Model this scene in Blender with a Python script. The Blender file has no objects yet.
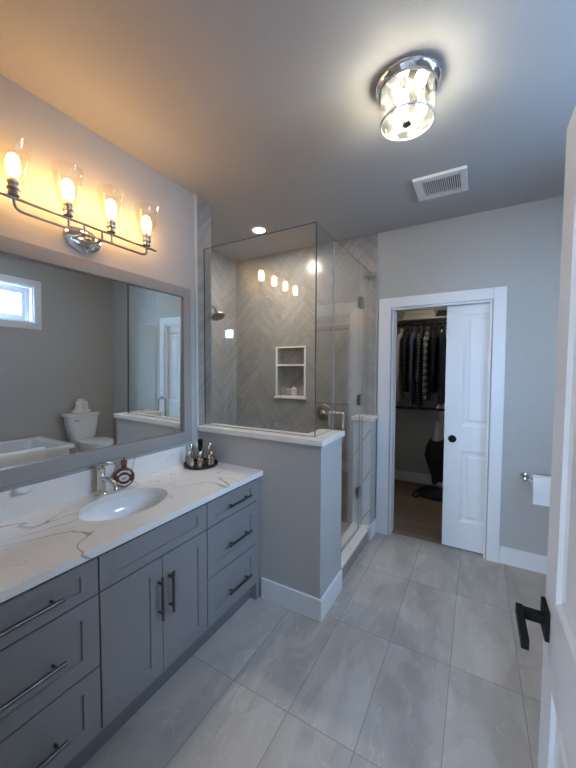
import bpy, bmesh, math, random
from mathutils import Vector, Matrix
random.seed(7)
PI = math.pi
C = bpy.context.scene.collection
scene = bpy.context.scene

# ------------------------------------------------------------------ camera, world, exposure
Rv = (0.86774012, 0.49700573, 0.00351958)
Uv = (-0.02400512, 0.03483618, 0.9991047)
Fv = (-0.49643815, 0.86704772, -0.04215943)
cam_data = bpy.data.cameras.new('camera')
cam = bpy.data.objects.new('camera', cam_data)
C.objects.link(cam)
cam.matrix_world = Matrix(((Rv[0], Uv[0], -Fv[0], 1.75056), (Rv[1], Uv[1], -Fv[1], 0.0),
                           (Rv[2], Uv[2], -Fv[2], 1.49335), (0, 0, 0, 1)))
cam_data.sensor_width = 36.0
cam_data.lens = 329.0934 / 768 * 36
cam_data.clip_start = 0.02
scene.camera = cam

world = bpy.data.worlds.new('sky')
scene.world = world
world.use_nodes = True
bg = world.node_tree.nodes['Background']
bg.inputs[0].default_value = (0.52, 0.715, 1.0, 1)
bg.inputs[1].default_value = 25.0

scene.view_settings.view_transform = 'Standard'
scene.view_settings.look = 'None'
scene.view_settings.exposure = 1.65
scene.view_settings.gamma = 1.0
scene.view_settings.use_curve_mapping = False
scene.cycles.max_bounces = 12
scene.cycles.transparent_max_bounces = 24
scene.cycles.caustics_reflective = False
scene.cycles.caustics_refractive = False
scene.cycles.sample_clamp_indirect = 6.0

VANITY_BULB = 23.0
CEILING_BULB = 34.0
POT_LIGHT = 250.0


def portal(name, loc, rot, sx, sy):
    l = bpy.data.lights.new(name, 'AREA')
    l.shape = 'RECTANGLE'; l.size = sx; l.size_y = sy
    l.cycles.is_portal = True
    o = bpy.data.objects.new(name, l); C.objects.link(o)
    o.location = loc; o.rotation_euler = rot
    return o

portal('daylight_bath_window', (3.10, 1.235, 2.205), (0, PI / 2, 0), 0.42, 1.48)
portal('daylight_added_bedroom_window', (0.55, -3.95, 1.55), (PI / 2, 0, 0), 0.8, 1.2)  # portal of an unseen window, added and sized to tune the doorway daylight
portal('daylight_bedroom_transom', (4.65, -3.95, 2.45), (PI / 2, 0, 0), 1.0, 0.32)

# ------------------------------------------------------------------ materials
MATS = {}


class NT:
    def __init__(s, name):
        s.m = bpy.data.materials.new(name); s.m.use_nodes = True
        s.t = s.m.node_tree; s.b = s.t.nodes['Principled BSDF']
        s.out = s.t.nodes['Material Output']

    def n(s, typ, **kw):
        x = s.t.nodes.new(typ)
        for k, v in kw.items():
            setattr(x, k, v)
        return x

    def put(s, sock, v):
        if isinstance(v, bpy.types.NodeSocket):
            s.t.links.new(v, sock)
        else:
            sock.default_value = v

    def ma(s, op, a, b=0.0, c=0.0):
        x = s.n('ShaderNodeMath', operation=op)
        s.put(x.inputs[0], a); s.put(x.inputs[1], b); s.put(x.inputs[2], c)
        return x.outputs[0]

    def mix(s, f, a, b):
        x = s.n('ShaderNodeMix', data_type='RGBA')
        s.put(x.inputs[0], f); s.put(x.inputs[6], a); s.put(x.inputs[7], b)
        return x.outputs[2]

    def ramp(s, v, lo, hi, a=0.0, b=1.0):
        x = s.n('ShaderNodeMapRange', interpolation_type='SMOOTHSTEP')
        s.put(x.inputs[0], v); x.inputs[1].default_value = lo; x.inputs[2].default_value = hi
        x.inputs[3].default_value = a; x.inputs[4].default_value = b
        return x.outputs[0]

    def coords(s):
        tc = s.n('ShaderNodeTexCoord'); sp = s.n('ShaderNodeSeparateXYZ')
        s.t.links.new(tc.outputs['Object'], sp.inputs[0])
        return tc.outputs['Object'], sp.outputs[0], sp.outputs[1], sp.outputs[2]

    def vec(s, x, y, z=0.0):
        c = s.n('ShaderNodeCombineXYZ')
        for i, v in enumerate((x, y, z)):
            s.put(c.inputs[i], v)
        return c.outputs[0]

    def noise(s, v, scale, detail=3.0, rough=0.5, dist=0.0):
        x = s.n('ShaderNodeTexNoise')
        s.put(x.inputs['Vector'], v); x.inputs['Scale'].default_value = scale
        x.inputs['Detail'].default_value = detail; x.inputs['Roughness'].default_value = rough
        x.inputs['Distortion'].default_value = dist
        return x.outputs[0]

    def white(s, v):
        x = s.n('ShaderNodeTexWhiteNoise', noise_dimensions='3D'); s.put(x.inputs[0], v)
        return x.outputs[0]

    def bump(s, h, strength=0.2, dist=0.002):
        x = s.n('ShaderNodeBump'); x.inputs['Strength'].default_value = strength
        x.inputs['Distance'].default_value = dist; s.put(x.inputs['Height'], h)
        s.t.links.new(x.outputs[0], s.b.inputs['Normal'])

    def done(s, col=None, rough=None, metal=None):
        if col is not None: s.put(s.b.inputs['Base Color'], col)
        if rough is not None: s.put(s.b.inputs['Roughness'], rough)
        if metal is not None: s.b.inputs['Metallic'].default_value = metal
        return s.m


def c4(c): return (c[0], c[1], c[2], 1.0)


def simple(name, col, rough=0.5, metal=0.0, var=0.04, scale=30, bump=0.0, coat=0.0):
    """plain paint / metal / ceramic with a faint procedural mottling"""
    t = NT(name)
    o, x, y, z = t.coords()
    nz = t.noise(o, scale, 2.0)
    a = tuple(v * (1 - var) for v in col); b = tuple(min(1, v * (1 + var)) for v in col)
    t.done(t.mix(nz, c4(a), c4(b)), rough, metal)
    if bump: t.bump(nz, bump, 0.001)
    if coat: t.b.inputs['Coat Weight'].default_value = coat
    return t.m


M = {}
M['paint'] = simple('wall_paint', (0.47, 0.46, 0.435), 0.75, bump=0.08, scale=220, var=0.015)
M['ceil'] = simple('ceiling_paint', (0.43, 0.425, 0.42), 0.85, bump=0.08, scale=220, var=0.015)
M['trim'] = simple('white_trim_paint', (0.80, 0.80, 0.80), 0.35, var=0.01)
M['doorwhite'] = simple('white_door_paint', (0.78, 0.78, 0.78), 0.4, var=0.01)
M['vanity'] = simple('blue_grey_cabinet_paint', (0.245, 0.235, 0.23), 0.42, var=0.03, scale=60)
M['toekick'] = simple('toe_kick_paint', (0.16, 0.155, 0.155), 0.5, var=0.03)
M['nickel'] = simple('brushed_nickel', (0.40, 0.385, 0.37), 0.32, 1.0, scale=200)
M['faucetmetal'] = simple('polished_nickel', (0.66, 0.645, 0.62), 0.16, 1.0, var=0.02)
M['darknickel'] = simple('dark_pull_metal', (0.15, 0.145, 0.14), 0.35, 1.0, scale=200)
M['chrome'] = simple('chrome', (0.78, 0.78, 0.78), 0.07, 1.0, var=0.01)
M['black'] = simple('matte_black_metal', (0.006, 0.006, 0.0065), 0.6, 0.0, var=0.1)
M['black'].node_tree.nodes['Principled BSDF'].inputs['Specular IOR Level'].default_value = 0.2
M['frame'] = simple('grey_mirror_frame', (0.33, 0.31, 0.28), 0.5, var=0.05, scale=40)
M['ceramic'] = simple('white_ceramic', (0.86, 0.86, 0.85), 0.12, var=0.005, coat=0.3)
M['acrylic'] = simple('white_acrylic', (0.80, 0.80, 0.80), 0.2, var=0.005)
M['towel'] = simple('white_towel', (0.80, 0.79, 0.76), 0.95, var=0.08, scale=160, bump=0.6)
M['paper'] = simple('toilet_paper', (0.85, 0.85, 0.85), 0.95, var=0.02, scale=120, bump=0.2)
M['vent'] = simple('vent_white', (0.72, 0.71, 0.68), 0.5, var=0.01)
M['ventshade'] = simple('vent_cavity_shade', (0.05, 0.05, 0.05), 0.8)  # dark colour stands in for shade behind the louvres
M['vinyl'] = simple('white_vinyl', (0.82, 0.82, 0.82), 0.35, var=0.01)
M['cream'] = simple('cream_knit', (0.80, 0.74, 0.62), 0.95, var=0.15, scale=140, bump=0.5)
M['brownfold'] = simple('dark_brown_knit', (0.055, 0.045, 0.042), 0.95, var=0.2, scale=140, bump=0.5)
M['blackcloth'] = simple('black_cloth', (0.010, 0.010, 0.012), 0.9, var=0.25, scale=60, bump=0.2)
M['navycloth'] = simple('navy_cloth', (0.014, 0.019, 0.034), 0.9, var=0.25, scale=60, bump=0.2)
M['slatecloth'] = simple('slate_blue_cloth', (0.085, 0.105, 0.17), 0.9, var=0.2, scale=60, bump=0.2)
M['whitecloth'] = simple('off_white_cloth', (0.55, 0.52, 0.48), 0.9, var=0.1, scale=60, bump=0.2)
M['greycloth'] = simple('heather_grey_cloth', (0.32, 0.32, 0.33), 0.9, var=0.1, scale=60, bump=0.2)
M['rod'] = simple('dark_bronze_rod', (0.02, 0.018, 0.017), 0.4, 0.6)
M['siding_trim'] = simple('fascia_white', (0.8, 0.83, 0.8), 0.6)
M['roofing'] = simple('roof_shingle', (0.16, 0.15, 0.15), 0.9, var=0.3, scale=15)
M['carpet'] = simple('bedroom_carpet', (0.40, 0.37, 0.34), 0.95, var=0.15, scale=200, bump=0.5)
M['panel_white'] = simple('melamine_shelf', (0.62, 0.62, 0.60), 0.5, var=0.02)
M['schluter'] = simple('satin_tile_trim', (0.55, 0.54, 0.52), 0.4, var=0.01)
M['rubber'] = simple('clear_grey_seal', (0.30, 0.32, 0.32), 0.4)


def thin_glass(name, tint, ior=1.45, rough=0.0):
    t = NT(name)
    t.t.nodes.remove(t.b)
    tr = t.n('ShaderNodeBsdfTransparent'); tr.inputs[0].default_value = c4(tint)
    gl = t.n('ShaderNodeBsdfGlossy'); gl.inputs['Roughness'].default_value = rough
    gl.inputs[0].default_value = (1, 1, 1, 1)
    lw = t.n('ShaderNodeLayerWeight'); lw.inputs[0].default_value = 0.5
    f0 = ((ior - 1) / (ior + 1)) ** 2
    fr = t.ma('MULTIPLY_ADD', t.ma('POWER', lw.outputs['Facing'], 5.0), 1 - f0, f0)
    mx = t.n('ShaderNodeMixShader')
    t.t.links.new(fr, mx.inputs[0]); t.t.links.new(tr.outputs[0], mx.inputs[1])
    t.t.links.new(gl.outputs[0], mx.inputs[2]); t.t.links.new(mx.outputs[0], t.out.inputs[0])
    return t.m

M['glass'] = thin_glass('shower_glass', (0.955, 0.972, 0.966), 1.60)
M['winglass'] = thin_glass('window_glass', (0.78, 0.84, 0.90))
M['shade'] = thin_glass('seeded_shade_glass', (0.97, 0.96, 0.93), 1.5)
M['bottleglass'] = thin_glass('perfume_glass', (0.86, 0.82, 0.76), 1.9)
M['amberglass'] = thin_glass('pink_glass', (0.82, 0.66, 0.60), 1.9)
M['edgelight'] = simple('pale_glass_edge', (0.36, 0.40, 0.39), 0.15)
M['edge'] = simple('polished_glass_edge', (0.045, 0.06, 0.058), 0.15)


def ripple_glass():
    m = thin_glass('rippled_drum_glass', (0.97, 0.97, 0.95), 1.5, 0.02)
    nt = m.node_tree
    tc = nt.nodes.new('ShaderNodeTexCoord'); nz = nt.nodes.new('ShaderNodeTexNoise')
    nz.inputs['Scale'].default_value = 28; bp = nt.nodes.new('ShaderNodeBump')
    bp.inputs['Strength'].default_value = 0.5; bp.inputs['Distance'].default_value = 0.01
    nt.links.new(tc.outputs['Object'], nz.inputs['Vector']); nt.links.new(nz.outputs[0], bp.inputs['Height'])
    out = nt.nodes['Material Output']; src = out.inputs[0].links[0].from_socket
    tl = nt.nodes.new('ShaderNodeBsdfTranslucent'); tl.inputs[0].default_value = (0.95, 0.93, 0.86, 1)
    m2 = nt.nodes.new('ShaderNodeMixShader')
    mr = nt.nodes.new('ShaderNodeMapRange'); nt.links.new(nz.outputs[0], mr.inputs[0])
    mr.inputs[1].default_value = 0.35; mr.inputs[2].default_value = 0.7; mr.inputs[3].default_value = 0.0; mr.inputs[4].default_value = 0.05
    nt.links.new(mr.outputs[0], m2.inputs[0]); nt.links.new(src, m2.inputs[1]); nt.links.new(tl.outputs[0], m2.inputs[2])
    nt.links.new(m2.outputs[0], out.inputs[0])
    for n in nt.nodes:
        if n.type in ('BSDF_GLOSSY', 'LAYER_WEIGHT'):
            nt.links.new(bp.outputs[0], n.inputs['Normal'])
    return m
M['drum'] = ripple_glass()


def mirror_mat():
    t = NT('silvered_mirror')
    return t.done((0.86, 0.88, 0.87, 1), 0.0, 1.0)
M['mirror'] = mirror_mat()


def emit(name, col, s):
    t = NT(name)
    t.b.inputs['Base Color'].default_value = c4(col)
    t.b.inputs['Emission Color'].default_value = c4(col)
    t.b.inputs['Emission Strength'].default_value = s
    return t.m
M['vbulb'] = emit('warm_filament_bulb', (1.0, 0.56, 0.20), VANITY_BULB)
M['cbulb'] = emit('warm_white_bulb', (1.0, 0.92, 0.74), CEILING_BULB)
M['closetfill'] = emit('added_closet_lamp_diffuser', (1.0, 0.90, 0.76), 13.0)  # glow of the unseen lamp added to brighten the closet
M['pot'] = emit('recessed_lamp_lens', (1.0, 0.86, 0.74), POT_LIGHT)


def herringbone(name, axis, w=0.10, n=4, base=(0.34, 0.325, 0.305)):
    t = NT(name)
    o, X, Y, Z = t.coords()
    a = X if axis == 'X' else Y
    k = 1 / (w * math.sqrt(2))
    u = t.ma('MULTIPLY', t.ma('ADD', t.ma('ADD', a, Z), 10.03), k)
    v = t.ma('MULTIPLY', t.ma('ADD', t.ma('SUBTRACT', Z, a), 10.0), k)
    i = t.ma('FLOOR', u); j = t.ma('FLOOR', v)
    fu = t.ma('FRACT', u); fv = t.ma('FRACT', v)
    m = t.ma('FLOORED_MODULO', t.ma('SUBTRACT', i, j), 2.0 * n)
    hor = t.ma('LESS_THAN', m, n - 0.5)
    lu = t.ma('ADD', fu, m)                                  # along for horizontal tiles
    mv = t.ma('SUBTRACT', 2.0 * n - 1, m)
    lv = t.ma('ADD', fv, mv)                                 # along for vertical tiles
    dh = t.ma('MINIMUM', t.ma('MINIMUM', lu, t.ma('SUBTRACT', float(n), lu)), t.ma('MINIMUM', fv, t.ma('SUBTRACT', 1.0, fv)))
    dv = t.ma('MINIMUM', t.ma('MINIMUM', lv, t.ma('SUBTRACT', float(n), lv)), t.ma('MINIMUM', fu, t.ma('SUBTRACT', 1.0, fu)))

    def sel(p, q):   # hor ? p : q
        return t.ma('ADD', t.ma('MULTIPLY', hor, p), t.ma('MULTIPLY', t.ma('SUBTRACT', 1.0, hor), q))
    d = sel(dh, dv)
    idv = t.vec(sel(t.ma('SUBTRACT', i, m), i), sel(j, t.ma('SUBTRACT', j, mv)), hor)
    rnd = t.white(idv)
    grout = t.ramp(d, 0.012, 0.045, 1.0, 0.0)
    st = t.vec(sel(t.ma('MULTIPLY', u, 0.22), t.ma('MULTIPLY', u, 1.1)), sel(t.ma('MULTIPLY', v, 1.1), t.ma('MULTIPLY', v, 0.22)), t.ma('MULTIPLY', rnd, 20.0))
    cloud = t.ramp(t.noise(st, 2.2, 4.0, 0.6, 0.5), 0.3, 0.7)
    vein = t.ramp(t.ma('ABSOLUTE', t.ma('SUBTRACT', t.noise(o, 5.0, 3.0, 0.5, 1.0), 0.5)), 0.0, 0.03, 1.0, 0.0)
    br = t.ma('ADD', t.ma('MULTIPLY', rnd, 0.40), t.ma('MULTIPLY', cloud, 0.60))
    lo = tuple(x * 0.80 for x in base); hi = tuple(x * 1.18 for x in base)
    col = t.mix(br, c4(lo), c4(hi))
    col = t.mix(t.ma('MULTIPLY', vein, 0.10), col, (0.55, 0.53, 0.50, 1))
    col = t.mix(t.ma('MULTIPLY', grout, 0.8), col, c4(tuple(x * 0.62 for x in base)))
    t.done(col, t.ma('ADD', 0.22, t.ma('MULTIPLY', grout, 0.5)))
    t.bump(t.ma('SUBTRACT', 1.0, grout), 0.25, 0.002)
    return t.m
M['tileX'] = herringbone('herringbone_tile_back', 'X')
M['tileY'] = herringbone('herringbone_tile_side', 'Y')


def floor_tile():
    t = NT('grey_porcelain_floor')
    o, X, Y, Z = t.coords()
    u = t.ma('MULTIPLY', t.ma('SUBTRACT', X, 0.17), 1 / 0.30)
    v = t.ma('MULTIPLY', t.ma('SUBTRACT', Y, 1.195), 1 / 0.61)

    def edge(q, s):
        f = t.ma('FRACT', t.ma('ADD', q, 50.0))
        return t.ma('MULTIPLY', t.ma('MINIMUM', f, t.ma('SUBTRACT', 1.0, f)), s)
    d = t.ma('MINIMUM', edge(u, 0.30), edge(v, 0.61))
    grout = t.ramp(d, 0.0010, 0.0028, 1.0, 0.0)
    idv = t.vec(t.ma('FLOOR', u), t.ma('FLOOR', v), 0.0)
    rnd = t.white(idv)
    off = t.ma('MULTIPLY', rnd, 13.0)
    st = t.vec(t.ma('MULTIPLY', X, 3.2), t.ma('ADD', t.ma('MULTIPLY', Y, 1.3), off), off)
    cloud = t.noise(st, 1.6, 6.0, 0.62, 0.9)
    band = t.ramp(t.noise(st, 1.1, 3.0, 0.5, 1.2), 0.52, 0.56)
    vein = t.ramp(t.ma('ABSOLUTE', t.ma('SUBTRACT', t.noise(st, 1.5, 3.0, 0.55, 1.5), 0.52)), 0.0, 0.012, 1.0, 0.0)
    br = t.ma('ADD', t.ma('MULTIPLY', rnd, 0.22), t.ma('ADD', t.ma('MULTIPLY', t.ramp(cloud, 0.28, 0.72), 0.55), t.ma('MULTIPLY', band, 0.22)))
    col = t.mix(br, (0.37, 0.335, 0.295, 1), (0.60, 0.555, 0.495, 1))
    col = t.mix(t.ma('MULTIPLY', vein, 0.35), col, (0.64, 0.60, 0.54, 1))
    col = t.mix(t.ma('MULTIPLY', grout, 0.75), col, (0.22, 0.205, 0.19, 1))
    t.done(col, t.ma('ADD', 0.34, t.ma('MULTIPLY', cloud, 0.12)))
    t.bump(t.ma('SUBTRACT', cloud, grout), 0.10, 0.002)
    return t.m
M['floor'] = floor_tile()


def quartz(name, strength=0.75):
    t = NT(name)
    tc = t.n('ShaderNodeTexCoord'); o = tc.outputs['Object']
    mp = t.n('ShaderNodeMapping'); t.t.links.new(o, mp.inputs[0]); mp.inputs[3].default_value = (1.0, 0.8, 1.0)
    q = mp.outputs[0]
    n1 = t.noise(q, 1.9, 2.5, 0.45, 0.9)
    v1 = t.ramp(t.ma('ABSOLUTE', t.ma('SUBTRACT', n1, 0.5)), 0.0, 0.0055, 1.0, 0.0)
    m1 = t.ramp(t.noise(q, 2.7, 2.0), 0.42, 0.56)
    n2 = t.noise(q, 3.4, 2.0, 0.45, 1.2)
    v2 = t.ramp(t.ma('ABSOLUTE', t.ma('SUBTRACT', n2, 0.47)), 0.0, 0.006, 1.0, 0.0)
    m2 = t.ramp(t.noise(q, 3.1, 2.0, 0.5, 0.3), 0.50, 0.60)
    base = t.mix(t.noise(q, 2.0, 3.0), (0.80, 0.76, 0.69, 1), (0.88, 0.845, 0.78, 1))
    a = t.ma('MULTIPLY', t.ma('MULTIPLY', v1, m1), strength)
    b = t.ma('MULTIPLY', t.ma('MULTIPLY', v2, m2), strength * 0.6)
    col = t.mix(a, base, (0.22, 0.20, 0.185, 1))
    col = t.mix(b, col, (0.36, 0.33, 0.30, 1))
    t.done(col, 0.16)
    return t.m
M['quartz'] = quartz('white_veined_quartz')
M['quartz2'] = quartz('white_veined_quartz_cap', 0.5)


def marble():
    t = NT('white_marble_tile')
    o, X, Y, Z = t.coords()
    w = t.ma('MULTIPLY', t.ma('SUBTRACT', t.noise(o, 3.0, 2.0), 0.5), 0.10)
    q = t.ma('FRACT', t.ma('MULTIPLY', t.ma('ADD', t.ma('ADD', t.ma('SUBTRACT', Z, t.ma('MULTIPLY', X, 1.6)), t.ma('MULTIPLY', Y, 0.4)), t.ma('ADD', w, 5.02)), 1 / 0.36))
    ln = t.ramp(t.ma('ABSOLUTE', t.ma('SUBTRACT', q, 0.5)), 0.008, 0.026, 1.0, 0.0)
    base = t.mix(t.noise(o, 6.0, 3.0), (0.60, 0.60, 0.60, 1), (0.72, 0.72, 0.72, 1))
    return t.done(t.mix(t.ma('MULTIPLY', ln, 0.75), base, (0.22, 0.22, 0.23, 1)), 0.2)
M['marble'] = marble()


def wood():
    t = NT('closet_wood_floor')
    o, X, Y, Z = t.coords()
    v = t.ma('MULTIPLY', Y, 1 / 0.15)
    f = t.ma('FRACT', v); d = t.ma('MINIMUM', f, t.ma('SUBTRACT', 1.0, f))
    rnd = t.white(t.vec(t.ma('FLOOR', v), 0.0, 0.0))
    g = t.noise(t.vec(t.ma('ADD', t.ma('MULTIPLY', X, 1.5), t.ma('MULTIPLY', rnd, 9.0)), t.ma('MULTIPLY', Y, 22.0), 0.0), 2.5, 5.0, 0.6, 0.4)
    br = t.ma('ADD', t.ma('MULTIPLY', rnd, 0.4), t.ma('MULTIPLY', g, 0.6))
    col = t.mix(br, (0.14, 0.095, 0.062, 1), (0.30, 0.22, 0.155, 1))
    col = t.mix(t.ramp(d, 0.005, 0.02, 0.8, 0.0), col, (0.05, 0.035, 0.025, 1))
    return t.done(col, 0.45)
M['wood'] = wood()


def plaid(name, base, line, s=0.035, width=0.35, hi=None):
    t = NT(name)
    o, X, Y, Z = t.coords()

    def stripe(q, sc, w):
        f = t.ma('FRACT', t.ma('ADD', t.ma('MULTIPLY', q, 1 / sc), 40.0))
        return t.ma('LESS_THAN', f, w)
    a = stripe(t.ma('ADD', Y, t.ma('MULTIPLY', X, 1.0)), s, width); b = stripe(Z, s, width)
    f = t.ma('MULTIPLY', t.ma('ADD', a, b), 0.5)
    col = t.mix(f, c4(base), c4(line))
    if hi:
        c = t.ma('MAXIMUM', stripe(Z, s * 3, 0.10), stripe(t.ma('ADD', Y, X), s * 3, 0.10))
        col = t.mix(c, col, c4(hi))
    return t.done(col, 0.9)
M['gingham'] = plaid('black_white_gingham', (0.012, 0.012, 0.018), (0.16, 0.17, 0.21), 0.034, 0.42)
M['bigplaid'] = plaid('black_white_big_plaid', (0.012, 0.012, 0.015), (0.42, 0.42, 0.42), 0.075, 0.45)
M['darkplaid'] = plaid('charcoal_plaid', (0.012, 0.012, 0.016), (0.065, 0.065, 0.075), 0.06, 0.4)


def siding():
    t = NT('lap_siding')
    o, X, Y, Z = t.coords()
    f = t.ma('FRACT', t.ma('MULTIPLY', Z, 1 / 0.12))
    col = t.mix(t.ramp(f, 0.0, 0.12, 1.0, 0.0), (0.11, 0.16, 0.23, 1), (0.05, 0.07, 0.10, 1))
    return t.done(col, 0.7)
M['siding'] = siding()

# ------------------------------------------------------------------ mesh helpers


class MB:
    def __init__(s): s.bm = bmesh.new()

    def _bev(s, verts, w, seg=2):
        if w <= 0: return
        vs = set(verts)
        es = [e for e in s.bm.edges if e.verts[0] in vs and e.verts[1] in vs]
        bmesh.ops.bevel(s.bm, geom=es, offset=w, segments=seg, profile=0.6, affect='EDGES')

    def box(s, x0, x1, y0, y1, z0, z1, bev=0.0, seg=2):
        vs = [s.bm.verts.new((x, y, z)) for x in (x0, x1) for y in (y0, y1) for z in (z0, z1)]
        for f in ((0, 1, 3, 2), (4, 6, 7, 5), (0, 4, 5, 1), (2, 3, 7, 6), (0, 2, 6, 4), (1, 5, 7, 3)):
            s.bm.faces.new([vs[i] for i in f])
        s._bev(vs, bev, seg)
        return s

    def ring(s, pts): return [s.bm.verts.new(p) for p in pts]

    def loft(s, rings, cap0=True, cap1=True, closed=True):
        R = [s.ring(r) for r in rings]
        n = len(R[0])
        for a, b in zip(R, R[1:]):
            for i in range(n if closed else n - 1):
                j = (i + 1) % n
                s.bm.faces.new((a[i], a[j], b[j], b[i]))
        if cap0: s.bm.faces.new(list(reversed(R[0])))
        if cap1: s.bm.faces.new(R[-1])
        return s

    def tube(s, path, r, seg=12, cap=True):
        path = [Vector(p) for p in path]
        rs = r if isinstance(r, (list, tuple)) else [r] * len(path)
        rings = []; prev = None
        for i, p in enumerate(path):
            d = (path[min(i + 1, len(path) - 1)] - path[max(i - 1, 0)]).normalized()
            if prev is None:
                a = Vector((0, 0, 1)) if abs(d.z) < 0.9 else Vector((1, 0, 0))
                u = d.cross(a).normalized()
            else:
                u = (prev - d * prev.dot(d)).normalized()
            prev = u; w = d.cross(u)
            rings.append([p + (u * math.cos(2 * PI * k / seg) + w * math.sin(2 * PI * k / seg)) * rs[i] for k in range(seg)])
        return s.loft(rings, cap, cap)

    def lathe(s, prof, loc=(0, 0, 0), seg=32, mat=None, sx=1.0, sy=1.0, cap0=True, cap1=True):
        mat = mat or Matrix.Identity(3)
        L = Vector(loc)
        rings = [[L + mat @ Vector((r * sx * math.cos(2 * PI * k / seg), r * sy * math.sin(2 * PI * k / seg), z)) for k in range(seg)] for r, z in prof]
        return s.loft(rings, cap0, cap1)

    def build(s, name, mat, parent=None, smooth=False, angle=40):
        bm = s.bm
        bmesh.ops.remove_doubles(bm, verts=bm.verts, dist=1e-6)
        bmesh.ops.recalc_face_normals(bm, faces=bm.faces)
        if parent is not None:
            loc = Vector((0, 0, 0)); q = parent
            while q is not None:
                loc += q.location; q = q.parent
            bmesh.ops.translate(bm, verts=bm.verts, vec=-loc)
        me = bpy.data.meshes.new(name)
        if smooth:
            for f in bm.faces: f.smooth = True
            lim = math.radians(angle)
            for e in bm.edges:
                if len(e.link_faces) == 2 and e.calc_face_angle(0) > lim: e.smooth = False
        bm.to_mesh(me); bm.free()
        for m in (mat if isinstance(mat, (list, tuple)) else [mat]): me.materials.append(m)
        o = bpy.data.objects.new(name, me); C.objects.link(o)
        if parent is not None: o.parent = parent
        return o


def bx(*a, **k): return MB().box(*a, **k)


def tag(o, label, cat, group=None):
    o['label'] = label; o['category'] = cat
    if group: o['group'] = group
    return o


def thing(name, loc, label, cat, group=None):
    o = bpy.data.objects.new(name, None); C.objects.link(o)
    o.location = loc; o.empty_display_size = 0.05
    return tag(o, label, cat, group)


def struct(o):
    o['kind'] = 'structure'; return o


def copy_tree(o, parent=None):
    c = o.copy(); C.objects.link(c)
    if parent is not None: c.parent = parent
    for ch in list(o.children): copy_tree(ch, c)
    return c


def panel_board(mb, f, a0, a1, b0, b1, panels, p0, p1, thick, prof):
    """board in (a,b) plane; f(a,b,d) -> xyz, d = depth towards viewer (0 = front). panels: list of (q0,q1) in b."""
    ac = [a0, p0, p1, a1]; bc = [b0] + [q for p in panels for q in p] + [b1]
    holes = {(1, 1 + 2 * i) for i in range(len(panels))}
    V = lambda a, b, d: mb.bm.verts.new(f(a, b, d))

    def quad(p): mb.bm.faces.new([V(*q) for q in p])
    for i in range(3):
        for j in range(len(bc) - 1):
            A0, A1, B0, B1 = ac[i], ac[i + 1], bc[j], bc[j + 1]
            if (i, j) in holes:
                last = (A0, A1, B0, B1, 0.0)
                for ins, d in prof:
                    cur = (A0 + ins, A1 - ins, B0 + ins, B1 - ins, -d)
                    lo = [(last[0], last[2]), (last[1], last[2]), (last[1], last[3]), (last[0], last[3])]
                    hi = [(cur[0], cur[2]), (cur[1], cur[2]), (cur[1], cur[3]), (cur[0], cur[3])]
                    for k in range(4):
                        l = (k + 1) % 4
                        quad([(*lo[k], last[4]), (*lo[l], last[4]), (*hi[l], cur[4]), (*hi[k], cur[4])])
                    last = cur
                quad([(last[0], last[2], last[4]), (last[1], last[2], last[4]), (last[1], last[3], last[4]), (last[0], last[3], last[4])])
            else:
                quad([(A0, B0, 0), (A1, B0, 0), (A1, B1, 0), (A0, B1, 0)])
    t = -thick
    for j in range(len(bc) - 1):
        quad([(a0, bc[j], 0), (a0, bc[j + 1], 0), (a0, bc[j + 1], t), (a0, bc[j], t)])
        quad([(a1, bc[j], 0), (a1, bc[j + 1], 0), (a1, bc[j + 1], t), (a1, bc[j], t)])
    for i in range(3):
        quad([(ac[i], b0, 0), (ac[i + 1], b0, 0), (ac[i + 1], b0, t), (ac[i], b0, t)])
        quad([(ac[i], b1, 0), (ac[i + 1], b1, 0), (ac[i + 1], b1, t), (ac[i], b1, t)])
    for i in range(3):
        for j in range(len(bc) - 1):
            quad([(ac[i], bc[j], t), (ac[i + 1], bc[j], t), (ac[i + 1], bc[j + 1], t), (ac[i], bc[j + 1], t)])
    return mb


def tube_arc(c, r, a0, a1, n, f):
    return [f(c[0] + r * math.cos(a0 + (a1 - a0) * k / n), c[1] + r * math.sin(a0 + (a1 - a0) * k / n)) for k in range(n + 1)]

# ------------------------------------------------------------------ dimensions
H = 2.722
B = 3.0024           # back wall
W = 3.0              # right wall
FW0, FW1 = 0.07, 0.19   # front wall with the entry doorway
YP = 1.7486          # face of the half wall
ZCAP = 1.0862
SX = -0.65           # left wall of the shower recess
DJ0, DJ1 = 1.07, 1.93   # entry doorway jambs
CO0, CO1, COZ = 1.094, 1.843, 2.04   # closet opening

# ------------------------------------------------------------------ structure
struct(bx(-0.1, W, FW0, 3.06, -0.05, 0.0).build('floor', M['floor']))
struct(bx(0.5, 3.0, 3.06, 4.75, -0.05, 0.0).build('floor_closet', M['wood']))
struct(bx(-0.5, 5.8, -4.2, FW0, -0.05, 0.0).build('floor_bedroom', M['carpet']))
cm = MB().box(-0.8, W + 0.15, FW0, 4.75, H, H + 0.08)
struct(cm.build('ceiling', M['ceil']))
struct(bx(-0.5, 5.8, -4.2, FW0, H, H + 0.08).build('ceiling_bedroom', M['ceil']))
struct(bx(-0.12, 0.0, FW0, 1.741, 0.0, H).build('wall_left', M['paint']))
struct(bx(SX, 0.004, 1.741, 1.885, 0.0, H).build('wall_shower_jamb', M['tileY']))
struct(bx(SX - 0.1, SX, 1.741, B + 0.12, 0.0, H).build('wall_shower_left', M['tileY']))
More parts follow.
